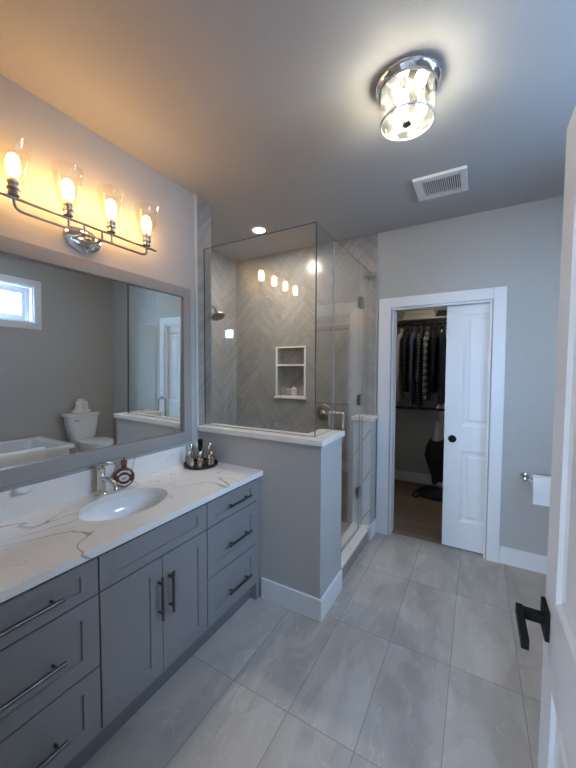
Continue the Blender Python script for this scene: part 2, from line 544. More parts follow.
# back wall of the shower, with the niche cut in
NX0, NX1, NZ0, NZ1 = -0.092, 0.228, 1.215, 1.722
m = MB()
m.box(SX, NX0, B - 0.008, B + 0.12, 0, H); m.box(NX1, 0.955, B - 0.008, B + 0.12, 0, H)
m.box(NX0, NX1, B - 0.008, B + 0.12, 0, NZ0); m.box(NX0, NX1, B - 0.008, B + 0.12, NZ1, H)
m.box(NX0, NX1, B + 0.09, B + 0.12, NZ0, NZ1)
struct(m.build('wall_shower_back', M['tileX']))
m = MB()
m.box(0.955, CO0, B, B + 0.12, 0, H); m.box(CO0, CO1, B, B + 0.12, COZ, H)
m.box(CO1, CO1 + 0.02, B, B + 0.036, 0, H); m.box(CO1, CO1 + 0.02, B + 0.084, B + 0.12, 0, H)
m.box(CO1 + 0.02, 2.35, B, B + 0.03, 0, H); m.box(CO1 + 0.02, 2.35, B + 0.09, B + 0.12, 0, H)
m.box(2.35, W, B, B + 0.12, 0, H)
struct(m.build('wall_back', M['paint']))
# right wall with the window, its unseen near end lengthened for more daylight
WY0, WY1, WZ0, WZ1 = 0.48, 1.99, 1.99, 2.42
m = MB()
m.box(W, W + 0.15, FW0, WY0, 0, H); m.box(W, W + 0.15, WY1, B + 0.12, 0, H)
m.box(W, W + 0.15, WY0, WY1, 0, WZ0); m.box(W, W + 0.15, WY0, WY1, WZ1, H)
struct(m.build('wall_right', M['paint']))
m = MB()
m.box(-0.12, DJ0, FW0, FW1, 0, H); m.box(DJ1, W + 0.15, FW0, FW1, 0, H); m.box(DJ0, DJ1, FW0, FW1, 2.06, H)
struct(m.build('wall_front', M['paint']))
# closet shell
m = MB().box(0.5, 3.0, 4.62, 4.75, 0, H)
struct(m.build('wall_closet_back', M['paint']))
struct(bx(0.5, 0.6, B + 0.12, 4.62, 0, H).build('wall_closet_left', M['paint']))
struct(bx(2.9, 3.0, B + 0.12, 4.62, 0, H).build('wall_closet_right', M['paint']))
# unseen bedroom beyond the entry; lower window added and sized for its daylight
m = MB()
m.box(-0.5, 0.15, -4.1, -4.0, 0, H); m.box(0.95, 4.15, -4.1, -4.0, 0, H); m.box(5.15, 5.8, -4.1, -4.0, 0, H)
m.box(0.15, 0.95, -4.1, -4.0, 0, 1.0); m.box(0.15, 0.95, -4.1, -4.0, 2.2, H)
m.box(4.15, 5.15, -4.1, -4.0, 0, 2.29); m.box(4.15, 5.15, -4.1, -4.0, 2.61, H)
struct(m.build('wall_bedroom_far', M['paint']))
struct(bx(-0.6, -0.5, -4.1, FW0, 0, H).build('wall_bedroom_left', M['paint']))
struct(bx(5.8, 5.9, -4.1, FW0, 0, H).build('wall_bedroom_right', M['paint']))
struct(bx(3.15, 5.8, FW0, FW1, 0, H).build('wall_bedroom_near', M['paint']))
m = MB()
for x0, x1, z0, z1 in ((0.15, 0.95, 1.0, 2.2), (4.15, 5.15, 2.29, 2.61)):
    m.box(x0, x1, -4.07, -4.03, z0, z0 + 0.04); m.box(x0, x1, -4.07, -4.03, z1 - 0.04, z1)
    m.box(x0, x0 + 0.04, -4.07, -4.03, z0, z1); m.box(x1 - 0.04, x1, -4.07, -4.03, z0, z1)
    if x1 - x0 < 0.9: m.box(0.53, 0.57, -4.07, -4.03, z0, z1)
struct(m.build('window_2', M['vinyl']))  # frames of the added lower window and of the transom

# half wall (L shaped) and the stub on the far side of the shower door
m = MB()
m.box(0.0, 0.974, YP, YP + 0.124, 0, ZCAP - 0.034)
m.box(0.835, 0.974, YP + 0.124, 2.085, 0, ZCAP - 0.034)
struct(m.build('wall_half', M['paint']))
m = MB()
m.box(0.0, 0.827, YP + 0.125, YP + 0.135, 0, ZCAP - 0.034); m.box(0.825, 0.8345, YP + 0.125, 2.085, 0, ZCAP - 0.034)
struct(m.build('wall_half_tile', M['tileX']))
struct(bx(0.823, 0.974, 2.0855, 2.094, 0.0, ZCAP - 0.034).build('wall_half_end', M['tileX']))
m = MB()
xs = [0.006, 0.115, 0.245, 0.52, 0.80, 0.992]
for a, b_ in zip(xs, xs[1:]): m.box(a + 0.0006, b_ - 0.0006, YP - 0.021, YP + 0.145, ZCAP - 0.034, ZCAP, 0.003)
m.box(0.815, 0.992, YP + 0.1455, 2.098, ZCAP - 0.034, ZCAP, 0.003)
struct(m.build('trim_cap_half_wall', M['quartz2']))
struct(bx(0.825, 0.968, 2.812, B - 0.009, 0, ZCAP - 0.034).build('wall_stub', M['paint']))
m = MB().box(0.816, 0.968, 2.803, 2.8115, 0, ZCAP - 0.034)
m.box(0.816, 0.8245, 2.8115, B - 0.009, 0, ZCAP - 0.034)
struct(m.build('wall_stub_tile', M['marble']))
struct(bx(0.80, 0.985, 2.788, B - 0.009, ZCAP - 0.034, ZCAP, 0.003).build('trim_cap_stub', M['quartz2']))
struct(bx(0.83, 0.960, 2.0945, 2.8025, 0.0, 0.112).build('wall_curb', M['tileY']))
struct(bx(0.82, 0.974, 2.0945, 2.8025, 0.1125, 0.134, 0.003).build('trim_curb', M['quartz2']))
struct(bx(SX, 0.83, 1.885, B - 0.009, 0.0, 0.02).build('floor_shower', M['floor']))
struct(bx(0.0, 0.008, 1.719, 1.7405, 1.0865, H).build('trim_tile_left', M['schluter']))
struct(bx(0.955, 0.960, B - 0.008, B - 0.0002, ZCAP + 0.001, H).build('trim_tile_back', M['schluter']))

# baseboards


def baseboard(name, x0, x1, y0, y1):
    m = MB()
    m.box(x0, x1, y0, y1, 0, 0.1337, 0.003)
    return struct(m.build(name, M['trim']))
baseboard('baseboard_half_wall_front', 0.56, 0.989, YP - 0.015, YP)
baseboard('baseboard_half_wall_side', 0.974, 0.989, YP, 2.085)
baseboard('baseboard_stub', 0.968, 0.982, 2.812, B - 0.021)
baseboard('baseboard_back', 1.9385, W, B - 0.015, B)
baseboard('baseboard_right', W - 0.015, W, 2.06, B - 0.016)
baseboard('baseboard_front', 2.03, W - 0.016, FW1, FW1 + 0.015)
baseboard('baseboard_closet_back', 0.6, 2.9, 4.605, 4.62)
baseboard('baseboard_closet_left', 0.6, 0.615, B + 0.12, 4.604)

# closet doorway: casing, jambs
m = MB()
m.box(0.979, 1.083, B - 0.019, B - 0.0002, 0, 2.13, 0.003)
m.box(1.852, 1.937, B - 0.019, B - 0.0002, 0, 2.13, 0.003)
m.box(1.0835, 1.8515, B - 0.019, B - 0.0002, 2.045, 2.13, 0.003)
struct(m.build('trim_closet_casing', M['trim']))
m = MB()
m.box(CO0 - 0.001, CO0 + 0.014, B - 0.004, B + 0.125, 0, COZ)
m.box(CO0 + 0.014, CO1 - 0.0, B - 0.004, B + 0.034, COZ - 0.014, COZ + 0.003)
m.box(CO0 + 0.014, CO1 - 0.0, B + 0.086, B + 0.125, COZ - 0.014, COZ + 0.003)
m.box(CO1 - 0.012, CO1, B - 0.004, B + 0.034, 0, COZ - 0.014); m.box(CO1 - 0.012, CO1, B + 0.086, B + 0.125, 0, COZ - 0.014)
struct(m.build('trim_closet_jamb', M['trim']))
# entry doorway: casing and jambs (behind the camera, seen in reflections)
m = MB()
m.box(DJ0 - 0.085, DJ0 - 0.004, FW1, FW1 + 0.018, 0, 2.14, 0.003); m.box(DJ1 + 0.020, DJ1 + 0.095, FW1, FW1 + 0.018, 0, 2.14, 0.003)
m.box(DJ0 - 0.0035, DJ1 + 0.0195, FW1, FW1 + 0.018, 2.064, 2.14, 0.003)
m.box(DJ0, DJ0 + 0.015, FW0 - 0.002, FW1 + 0.002, 0, 2.05); m.box(DJ0 + 0.015, DJ1, FW0 - 0.002, FW1 + 0.002, 2.04, 2.06)
m.box(DJ1 + 0.0, DJ1 + 0.003, FW0 - 0.002, FW1, 0, 2.05)
struct(m.build('trim_entry_casing', M['trim']))

# bathroom window
m = MB()
cw = 0.08
m.box(W - 0.018, W, WY0 - cw, WY1 + cw, WZ1, WZ1 + cw, 0.003); m.box(W - 0.018, W, WY0 - cw, WY1 + cw, WZ0 - cw, WZ0, 0.003)
m.box(W - 0.018, W, WY0 - cw, WY0, WZ0, WZ1, 0.003); m.box(W - 0.018, W, WY1, WY1 + cw, WZ0, WZ1, 0.003)
struct(m.build('trim_window_casing', M['trim']))
m = MB()
m.box(W, W + 0.15, WY0, WY0 + 0.014, WZ0, WZ1); m.box(W, W + 0.15, WY1 - 0.014, WY1, WZ0, WZ1)
m.box(W, W + 0.15, WY0 + 0.014, WY1 - 0.014, WZ0, WZ0 + 0.014); m.box(W, W + 0.15, WY0 + 0.014, WY1 - 0.014, WZ1 - 0.014, WZ1)
for e, x0, x1 in ((0.014, 0.085, 0.14), (0.05, 0.095, 0.13)):
    t = 0.036
    m.box(W + x0, W + x1, WY0 + e, WY0 + e + t, WZ0 + e, WZ1 - e, 0.003); m.box(W + x0, W + x1, WY1 - e - t, WY1 - e, WZ0 + e, WZ1 - e, 0.003)
    m.box(W + x0, W + x1, WY0 + e + t, WY1 - e - t, WZ0 + e, WZ0 + e + t, 0.003); m.box(W + x0, W + x1, WY0 + e + t, WY1 - e - t, WZ1 - e - t, WZ1 - e, 0.003)
w1 = struct(m.build('window_1', M['vinyl']))
bx(W + 0.11, W + 0.116, WY0 + 0.08, WY1 - 0.08, WZ0 + 0.08, WZ1 - 0.08).build('pane', M['winglass'], w1)

# neighbouring house seen through that window
nh = thing('neighbour_house', (8.6, 3.5, 0), 'neighbouring house with lap siding and white eave, seen in the mirrored window', 'house')
bx(8.3, 9.0, 0.5, 7.0, 0.0, 2.98).build('wall', M['siding'], nh)
bx(7.9, 8.0, 0.4, 7.1, 3.02, 3.16).build('fascia', M['siding_trim'], nh)
bx(8.0, 8.9, 0.4, 7.1, 2.99, 3.02).build('soffit', M['siding_trim'], nh)
m = MB(); m.loft([[(7.88, y, 3.17), (8.9, y, 3.42), (8.9, y, 3.36), (7.88, y, 3.12)] for y in (0.4, 7.1)])
m.build('roof', M['roofing'], nh)

# ------------------------------------------------------------------ vanity cabinet
VX = 0.545
van = thing('vanity_cabinet', (0.28, 0.95, 0), 'long blue grey shaker vanity cabinet under the white quartz top', 'cabinet')
m = MB()
m.box(0.003, 0.015, FW1 + 0.005, 1.70, 0.105, 0.812); m.box(0.0152, VX - 0.021, FW1 + 0.005, 1.70, 0.105, 0.123)
m.box(0.0152, VX - 0.021, FW1 + 0.005, FW1 + 0.023, 0.1232, 0.812)
for y in (0.676, 1.242): m.box(0.0152, VX - 0.0212, y, y + 0.018, 0.1232, 0.812)
m.box(0.003, VX, 1.70, 1.745, 0.0, 0.812, 0.002)
m.box(VX - 0.021, VX - 0.012, FW1 + 0.005, 1.70, 0.105, 0.812)
m.build('carcass', M['vanity'], van)
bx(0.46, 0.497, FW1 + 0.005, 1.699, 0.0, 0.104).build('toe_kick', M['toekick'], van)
SH = [(0.0015, 0.0), (0.004, 0.008)]


def front(y0, y1, z0, z1, name, rail=0.058, parent=van):
    m = MB()
    f = lambda a, b, d: (VX + 0.007 + d, a, b)
    panel_board(m, f, y0, y1, z0, z1, [(z0 + min(rail, (z1 - z0) * 0.27), z1 - min(rail, (z1 - z0) * 0.27))], y0 + rail, y1 - rail, 0.019, SH)
    return m.build(name, M['vanity'], parent)


def pull(parent, p0, p1, mat='darknickel'):
    """bar pull: a round bar on two posts, p0..p1 the ends of the bar"""
    p0 = Vector(p0); p1 = Vector(p1); d = (p1 - p0).normalized()
    m = MB(); x = Vector((0.028, 0, 0))
    m.tube([p0 + x, p1 + x], 0.0072, 14)
    for t in (0.028, -0.028):
        q = (p0 + d * t) if t > 0 else (p1 + d * t)
        m.tube([q - Vector((0.001, 0, 0)), q + x], 0.005, 12)
    return m.build('bar_pull', M[mat], parent, smooth=True)
g = 0.0017
rows = [(0.664, 0.800), (0.388, 0.661), (0.127, 0.385)]
for y0, y1, py0, py1 in ((FW1 + 0.012, 0.684, 0.30, 0.555), (1.252, 1.698, 1.405, 1.605)):
    for (z0, z1), pz in zip(rows, (0.729, 0.509, 0.232)):
        d = front(y0 + g, y1 - g, z0 + g, z1 - g, 'drawer')
        pull(d, (VX + 0.007, py0, pz), (VX + 0.007, py1, pz))
front(0.687 + g, 1.249 - g, 0.664 + g, 0.800 - g, 'false_front')
d = front(0.687 + g, 0.968 - g, 0.127 + g, 0.661 - g, 'door'); pull(d, (VX + 0.007, 0.947, 0.392), (VX + 0.007, 0.947, 0.580))
d = front(0.968 + g, 1.249 - g, 0.127 + g, 0.661 - g, 'door'); pull(d, (VX + 0.007, 1.006, 0.392), (VX + 0.007, 1.006, 0.580))

# countertop with an oval cut-out
CT0, CT1 = 0.814, 0.8445
SC = (0.277, 0.982); SRX, SRY = 0.158, 0.212
ct = thing('countertop', (0.28, 0.95, CT0), 'white quartz vanity countertop with thin grey brown veins', 'countertop')
X0, X1, Y0, Y1 = 0.001, 0.566, FW1 + 0.002, YP - 0.001
angs = sorted(set([2 * PI * k / 72 for k in range(72)] + [math.atan2(y - SC[1], x - SC[0]) % (2 * PI) for x in (X0, X1) for y in (Y0, Y1)]))


def rect_pt(a):
    c, s = math.cos(a), math.sin(a); ts = []
    if abs(c) > 1e-9: ts += [((X1 if c > 0 else X0) - SC[0]) / c]
    if abs(s) > 1e-9: ts += [((Y1 if s > 0 else Y0) - SC[1]) / s]
    t = min(ts); return SC[0] + c * t, SC[1] + s * t


def ell_pt(a):
    c, s = math.cos(a), math.sin(a); t = 1 / math.sqrt((c / SRX) ** 2 + (s / SRY) ** 2)
    return SC[0] + c * t, SC[1] + s * t
m = MB(); bmv = m.bm.verts.new
e_t = [bmv((*ell_pt(a), CT1)) for a in angs]; e_b = [bmv((*ell_pt(a), CT0)) for a in angs]
r_t = [bmv((*rect_pt(a), CT1)) for a in angs]; r_b = [bmv((*rect_pt(a), CT0)) for a in angs]
for i in range(len(angs)):
    j = (i + 1) % len(angs)
    for q in ((e_t[i], e_t[j], r_t[j], r_t[i]), (e_b[i], r_b[i], r_b[j], e_b[j]), (r_t[i], r_t[j], r_b[j], r_b[i]), (e_t[j], e_t[i], e_b[i], e_b[j])):
        m.bm.faces.new(q)
m.build('slab', M['quartz'], ct)
bx(0.001, 0.020, FW1 + 0.002, YP - 0.001, CT1 + 0.0003, 0.972, 0.002).build('backsplash', M['quartz'], ct)
sk = thing('sink', (SC[0], SC[1], 0.66), 'white oval undermount basin set into the countertop', 'sink')
prof = [(1.06, 0.8130), (1.0, 0.8132), (0.985, 0.80), (0.95, 0.775), (0.86, 0.735), (0.68, 0.708), (0.4, 0.697), (0.13, 0.694)]
out = [(0.13, 0.682), (0.45, 0.684), (0.74, 0.694), (0.92, 0.72), (1.01, 0.755), (1.06, 0.80)]
m = MB()
allp = prof + out
rings = [[(SC[0] + r * (SRX + 0.004) * math.cos(2 * PI * k / 64), SC[1] + r * (SRY + 0.004) * math.sin(2 * PI * k / 64), z) for k in range(64)] for r, z in allp]
rings.append(rings[0])
m.loft(rings, False, False)
m.build('basin', M['ceramic'], sk, smooth=True)
MB().lathe([(0.021, 0.695), (0.021, 0.698), (0.016, 0.700), (0.004, 0.699)], (SC[0], SC[1], 0), 24).build('drain', M['chrome'], sk, smooth=True)

# faucet
fx, fy = 0.068, 0.985
fc = thing('faucet', (fx, fy, CT1), 'brushed nickel single-lever faucet behind the oval sink', 'faucet')
MB().lathe([(0.026, CT1 + 0.0003), (0.026, CT1 + 0.006), (0.0205, CT1 + 0.010), (0.0195, CT1 + 0.11), (0.0205, CT1 + 0.118), (0.0205, CT1 + 0.135), (0.012, CT1 + 0.140)], (fx, fy, 0), 28).build('body', M['faucetmetal'], fc, smooth=True)
MB().tube([(fx + 0.012, fy, CT1 + 0.086), (fx + 0.06, fy, CT1 + 0.088), (fx + 0.098, fy, CT1 + 0.082), (fx + 0.122, fy, CT1 + 0.066), (fx + 0.128, fy, CT1 + 0.042)], [0.0125, 0.0125, 0.0125, 0.012, 0.0115], 18).build('spout', M['faucetmetal'], fc, smooth=True)
m = MB(); m.tube([(fx - 0.004, fy, CT1 + 0.138), (fx - 0.002, fy, CT1 + 0.152), (fx + 0.02, fy, CT1 + 0.162), (fx + 0.12, fy, CT1 + 0.178)], [0.018, 0.016, 0.010, 0.0055], 14)
m.build('lever', M['faucetmetal'], fc, smooth=True)

# round-bodied lotion bottle beside the faucet
bl = thing('soap_bottle', (0.070, 1.112, CT1), 'round reddish brown bottle with white oval label right of the faucet', 'bottle')
ang = math.atan2(-1.1, 1.65)
d_ = Vector((math.cos(ang), math.sin(ang), 0)); s_ = Vector((-math.sin(ang), math.cos(ang), 0)); up = Vector((0, 0, 1))
cb = Vector((0.070, 1.112, CT1 + 0.054))
m = MB(); rings = []
for r, t in ((0.028, -0.022), (0.044, -0.021), (0.0515, -0.014), (0.0535, 0.0), (0.0515, 0.014), (0.044, 0.021), (0.028, 0.022)):
    rings.append([cb + d_ * t + (s_ * math.cos(a) + up * max(math.sin(a), -0.985)) * r for a in [2 * PI * k / 40 for k in range(40)]])
m.loft(rings); 
M['brownglass'] = simple('reddish_brown_glass', (0.13, 0.045, 0.03), 0.12, var=0.2, coat=0.4)
M['labelwhite'] = simple('cream_label', (0.72, 0.66, 0.60), 0.5, var=0.04)
M['labelink'] = simple('label_ink', (0.16, 0.08, 0.06), 0.6)
M['cork'] = simple('copper_cap', (0.20, 0.09, 0.055), 0.35, 0.5)
body = m.build('body', M['brownglass'], bl, smooth=True)
MB().lathe([(0.017, CT1 + 0.104), (0.0135, CT1 + 0.114), (0.0135, CT1 + 0.124)], (0.070, 1.112, 0), 20).build('neck', M['brownglass'], bl, smooth=True)
MB().lathe([(0.0165, CT1 + 0.1243), (0.0165, CT1 + 0.146), (0.012, CT1 + 0.149), (0.004, CT1 + 0.150), (0.004, CT1 + 0.163)], (0.070, 1.112, 0), 20).build('cap', M['cork'], bl, smooth=True)
m = MB()


def disc_ring(m, r0, r1, t, z=0.0, a0=0, a1=2 * PI, n=32, sx=1.0, sz=1.0):
    P = lambda a, r: cb + d_ * t + s_ * (math.cos(a) * r * sx) + up * (math.sin(a) * r * sz + z)
    full = abs(a1 - a0 - 2 * PI) < 1e-6
    A = [a0 + (a1 - a0) * k / n for k in range(n + 1)]
    for a, b_ in zip(A, A[1:]):
        m.bm.faces.new([m.bm.verts.new(p) for p in (P(a, r0), P(a, r1), P(b_, r1), P(b_, r0))])
disc_ring(m, 0.0005, 0.0245, 0.0228, sx=1.0, sz=0.72)
disc_ring(m, 0.0335, 0.042, 0.0222, a0=PI * 0.16, a1=PI * 0.84, n=20)
disc_ring(m, 0.0335, 0.042, 0.0222, a0=PI * 1.16, a1=PI * 1.84, n=20)
lb = m.build('label', M['labelwhite'], bl)
m = MB()
for z, w_ in ((0.006, 0.011), (0.0, 0.016), (-0.006, 0.012)):
    p = cb + d_ * 0.0232 + up * z
    m.bm.faces.new([m.bm.verts.new(q) for q in (p - s_ * w_ - up * 0.0012, p + s_ * w_ - up * 0.0012, p + s_ * w_ + up * 0.0012, p - s_ * w_ + up * 0.0012)])
m.build('printed_lines', M['labelink'], lb)

# tray of perfume bottles in the corner
tx, ty, tr_ = 0.138, 1.628, 0.112
M['trayblack'] = simple('dark_bronze_tray', (0.022, 0.017, 0.015), 0.3, 0.3, var=0.3)
tag(MB().lathe([(tr_ - 0.006, CT1 + 0.0004), (tr_, CT1 + 0.003), (tr_ + 0.002, CT1 + 0.018), (tr_ - 0.002, CT1 + 0.018), (tr_ - 0.005, CT1 + 0.006), (0.01, CT1 + 0.0055)], (tx, ty, 0), 48).build('tray', M['trayblack'], None, smooth=True),
    'dark round rimmed tray in the countertop corner by the half wall', 'tray')
TZ = CT1 + 0.0062
M['gold'] = simple('gold_cap', (0.62, 0.45, 0.24), 0.25, 1.0)
M['liquid'] = simple('amber_perfume', (0.36, 0.24, 0.16), 0.3, var=0.1)
M['blush'] = simple('blush_perfume', (0.55, 0.40, 0.34), 0.3, var=0.1)
M['clearliq'] = simple('pale_perfume', (0.50, 0.50, 0.46), 0.2, var=0.1)


def perfume(dx, dy, w_, h, kind, cap, liq, label, shape='square', caph=0.03, capr=0.010):
    x, y = tx + dx, ty + dy
    r = thing('perfume_bottle', (x, y, TZ), label, 'perfume bottle', 'perfume bottles on the dark tray')
    if shape == 'square':
        bx(x - w_, x + w_, y - w_ * 0.6, y + w_ * 0.6, TZ, TZ + h, 0.004).build('glass_body', M[kind], r)
        bx(x - w_ + 0.004, x + w_ - 0.004, y - w_ * 0.6 + 0.004, y + w_ * 0.6 - 0.004, TZ + 0.006, TZ + h * 0.72, 0.003).build('perfume', M[liq], r)
    elif shape == 'round':
        pr = [(w_ * 0.7, 0), (w_, h * 0.1), (w_, h * 0.8), (w_ * 0.7, h * 0.95), (w_ * 0.35, h)]
        MB().lathe([(a, TZ + b_) for a, b_ in pr], (x, y, 0), 24).build('glass_body', M[kind], r, smooth=True)
        MB().lathe([(a * 0.82, TZ + 0.005 + b_ * 0.75) for a, b_ in pr[:4]], (x, y, 0), 20).build('perfume', M[liq], r, smooth=True)
    else:
        pr = [(w_ * 0.45, 0), (w_ * 0.9, h * 0.15), (w_, h * 0.4), (w_ * 0.75, h * 0.75), (w_ * 0.3, h)]
        MB().lathe([(a, TZ + b_) for a, b_ in pr], (x, y, 0), 24).build('glass_body', M[kind], r, smooth=True)
        MB().lathe([(a * 0.82, TZ + 0.005 + b_ * 0.8) for a, b_ in pr[:4]], (x, y, 0), 20).build('perfume', M[liq], r, smooth=True)
    MB().lathe([(capr * 0.8, TZ + h + 0.0003), (capr, TZ + h + 0.003), (capr, TZ + h + caph - 0.003), (capr * 0.8, TZ + h + caph)], (x, y, 0), 20).build('cap', M[cap], r, smooth=True)
perfume(-0.050, 0.046, 0.024, 0.100, 'bottleglass', 'black', 'clearliq', 'tall clear perfume bottle with tall black cap at the back of the tray', 'square', 0.060, 0.017)
perfume(0.020, 0.066, 0.021, 0.098, 'bottleglass', 'gold', 'liquid', 'slim amber perfume bottle with gold cap nearest the half wall', 'round', 0.042, 0.012)
perfume(-0.072, -0.018, 0.020, 0.095, 'bottleglass', 'chrome', 'clearliq', 'slim pale perfume bottle with silver cap nearest the mirror', 'round', 0.040, 0.012)
perfume(-0.030, -0.070, 0.023, 0.072, 'bottleglass', 'chrome', 'clearliq', 'clear square perfume bottle at the left front of the tray', 'square', 0.032, 0.011)
perfume(0.022, -0.026, 0.029, 0.064, 'amberglass', 'chrome', 'blush', 'pink bulb-shaped perfume bottle with silver cap in the middle of the tray', 'bulb', 0.036, 0.012)
perfume(0.074, 0.022, 0.022, 0.070, 'bottleglass', 'gold', 'liquid', 'short amber perfume bottle with gold cap at the right of the tray', 'round', 0.028, 0.012)
perfume(0.056, -0.068, 0.018, 0.050, 'amberglass', 'gold', 'blush', 'smallest pink perfume bottle at the front rim of the tray', 'round', 0.022, 0.010)
M['silverbody'] = simple('mirrored_silver', (0.62, 0.58, 0.52), 0.18, 1.0, var=0.1)
M['bronzebody'] = simple('mirrored_bronze', (0.42, 0.30, 0.22), 0.2, 1.0, var=0.1)
perfume(0.012, -0.088, 0.015, 0.046, 'silverbody', 'gold', 'liquid', 'little mirrored silver perfume bottle at the very front of the tray', 'round', 0.018, 0.008)
perfume(0.093, -0.020, 0.013, 0.058, 'bronzebody', 'chrome', 'liquid', 'thin bronze perfume bottle at the right rim of the tray', 'round', 0.022, 0.008)
perfume(0.046, 0.030, 0.016, 0.092, 'silverbody', 'chrome', 'liquid', 'tall mirrored silver perfume bottle behind the short amber one', 'square', 0.036, 0.009)
perfume(-0.016, 0.008, 0.018, 0.088, 'bottleglass', 'black', 'liquid', 'narrow amber perfume bottle with black cap behind the pink one', 'square', 0.036, 0.011)

# ------------------------------------------------------------------ mirror
mo = thing('wall_mirror', (0.0, 0.97, 1.0), 'large grey framed mirror above the vanity', 'mirror')
MY0, MY1, MZ0, MZ1 = 0.285, 1.659, 0.992, 2.049
m = MB(); fwid = 0.066; FX = 0.024
m.box(0.0006, FX, MY0, MY1, MZ1 - fwid, MZ1, 0.002); m.box(0.0006, FX, MY0, MY1, MZ0, MZ0 + fwid + 0.008, 0.002)
m.box(0.0006, FX, MY0, MY0 + fwid, MZ0 + fwid + 0.0082, MZ1 - fwid - 0.0002, 0.002); m.box(0.0006, FX, MY1 - fwid, MY1, MZ0 + fwid + 0.0082, MZ1 - fwid - 0.0002, 0.002)
m.build('frame', M['frame'], mo)
off, ta, tb = 0.00729, 0.00239, -0.01216


def mx_(y, z): return off - ta * (y - 1.1) - tb * (z - 1.53)
yy0, yy1, zz0, zz1 = MY0 + fwid - 0.004, MY1 - fwid + 0.004, MZ0 + fwid + 0.004, MZ1 - fwid + 0.004
m = MB()
fr_ = [(mx_(y, z) , y, z) for y, z in ((yy0, zz0), (yy1, zz0), (yy1, zz1), (yy0, zz1))]
bk_ = [(0.0012, y, z) for y, z in ((yy0, zz0), (yy1, zz0), (yy1, zz1), (yy0, zz1))]
m.loft([bk_, fr_])
m.build('mirror_glass', M['mirror'], mo)

# ------------------------------------------------------------------ vanity light
LX = 0.12
vl = thing('vanity_light', (0.0, 0.93, 2.13), 'four-lamp chrome vanity light with flared clear glass shades above the mirror', 'wall light')
m = MB()
m.lathe([(0.062, 0.0), (0.062, 0.012), (0.052, 0.022), (0.03, 0.027), (0.006, 0.029)], (0.0008, 0.950, 2.146), 36, Matrix(((0, 0, 1), (1, 0, 0), (0, 1, 0))), sx=1.5, sy=0.95)
m.build('back_plate', M['chrome'], vl, smooth=True)
RZ1, RZ0 = 2.181, 2.135
m = MB(); m.tube([(LX, 0.555, RZ1), (LX, 1.300, RZ1)], 0.006, 12)
m.build('upper_rod', M['nickel'], vl, smooth=True)
sock_y = [0.626, 0.830, 1.034, 1.240]
path = [(LX, sock_y[0], 2.19)]
path += [(LX, sock_y[0] + 0.03 + 0.03 * math.cos(a), RZ0 + 0.03 + 0.03 * math.sin(a)) for a in [PI + PI / 2 * k / 6 for k in range(7)]]
path += [(LX, sock_y[3] - 0.03 + 0.03 * math.cos(a), RZ0 + 0.03 + 0.03 * math.sin(a)) for a in [-PI / 2 + PI / 2 * k / 6 for k in range(7)]]
path += [(LX, sock_y[3], 2.19)]
MB().tube(path, 0.006, 12).build('lower_rod', M['nickel'], vl, smooth=True)
for y in (0.90, 0.985):
    m = MB(); m.tube([(0.02, y, 2.135), (LX, y, 2.135)], 0.006, 12); m.tube([(LX, y, 2.132), (LX, y, RZ1)], 0.005, 12)
    m.build('support_arm', M['nickel'], vl, smooth=True)
for y in sock_y[1:3]: MB().tube([(LX, y, RZ0), (LX, y, 2.19)], 0.005, 12).build('post', M['nickel'], vl, smooth=True)
for y in sock_y:
    sk_ = MB().lathe([(0.012, 2.186), (0.020, 2.192), (0.020, 2.202), (0.0175, 2.204), (0.0175, 2.210), (0.023, 2.213), (0.024, 2.220), (0.019, 2.224), (0.019, 2.232), (0.022, 2.236), (0.022, 2.244), (0.015, 2.248), (0.015, 2.258)], (LX, y, 0), 28).build('lamp_holder', M['nickel'], vl, smooth=True)
    m = MB()
    m.lathe([(0.030, 2.245), (0.036, 2.250), (0.064, 2.400), (0.0622, 2.4005), (0.0345, 2.252), (0.029, 2.2475)], (LX, y, 0), 40)
    m.build('glass_shade', M['shade'], vl, smooth=True)
    MB().lathe([(0.012, 2.259), (0.019, 2.272), (0.0235, 2.295), (0.0235, 2.322), (0.018, 2.344), (0.007, 2.354)], (LX, y, 0), 20).build('bulb', M['vbulb'], vl, smooth=True)

# ------------------------------------------------------------------ ceiling fittings
lx, ly = 1.464, 1.522
cl = thing('ceiling_light', (lx, ly, H), 'flush chrome ceiling light with clear rippled glass drum, lit', 'ceiling light')
MB().lathe([(0.134, H - 0.0005), (0.135, H - 0.010), (0.130, H - 0.018), (0.118, H - 0.030), (0.118, H - 0.044), (0.03, H - 0.046)], (lx, ly, 0), 48).build('canopy', M['chrome'], cl, smooth=True)
m = MB()
m.lathe([(0.1105, H - 0.046), (0.1105, H - 0.162), (0.108, H - 0.165), (0.012, H - 0.165), (0.012, H - 0.161), (0.106, H - 0.161), (0.1065, H - 0.046)], (lx, ly, 0), 56, cap0=False, cap1=False)
m.build('glass_drum', M['drum'], cl, smooth=True)
m = MB(); m.tube([(lx, ly, H - 0.046), (lx, ly, H - 0.161)], 0.004, 10)
m.lathe([(0.004, H - 0.160), (0.019, H - 0.1655), (0.019, H - 0.171), (0.010, H - 0.178), (0.003, H - 0.179)], (lx, ly, 0), 24)
m.build('finial', M['darknickel'], cl, smooth=True)
m = MB()
m.lathe([(0.1125, H - 0.161), (0.1125, H - 0.1665), (0.1065, H - 0.1665), (0.1065, H - 0.1610), (0.1125, H - 0.161)], (lx, ly, 0), 48, cap0=False, cap1=False)
m.build('rim_band', M['acrylic'], cl, smooth=True)
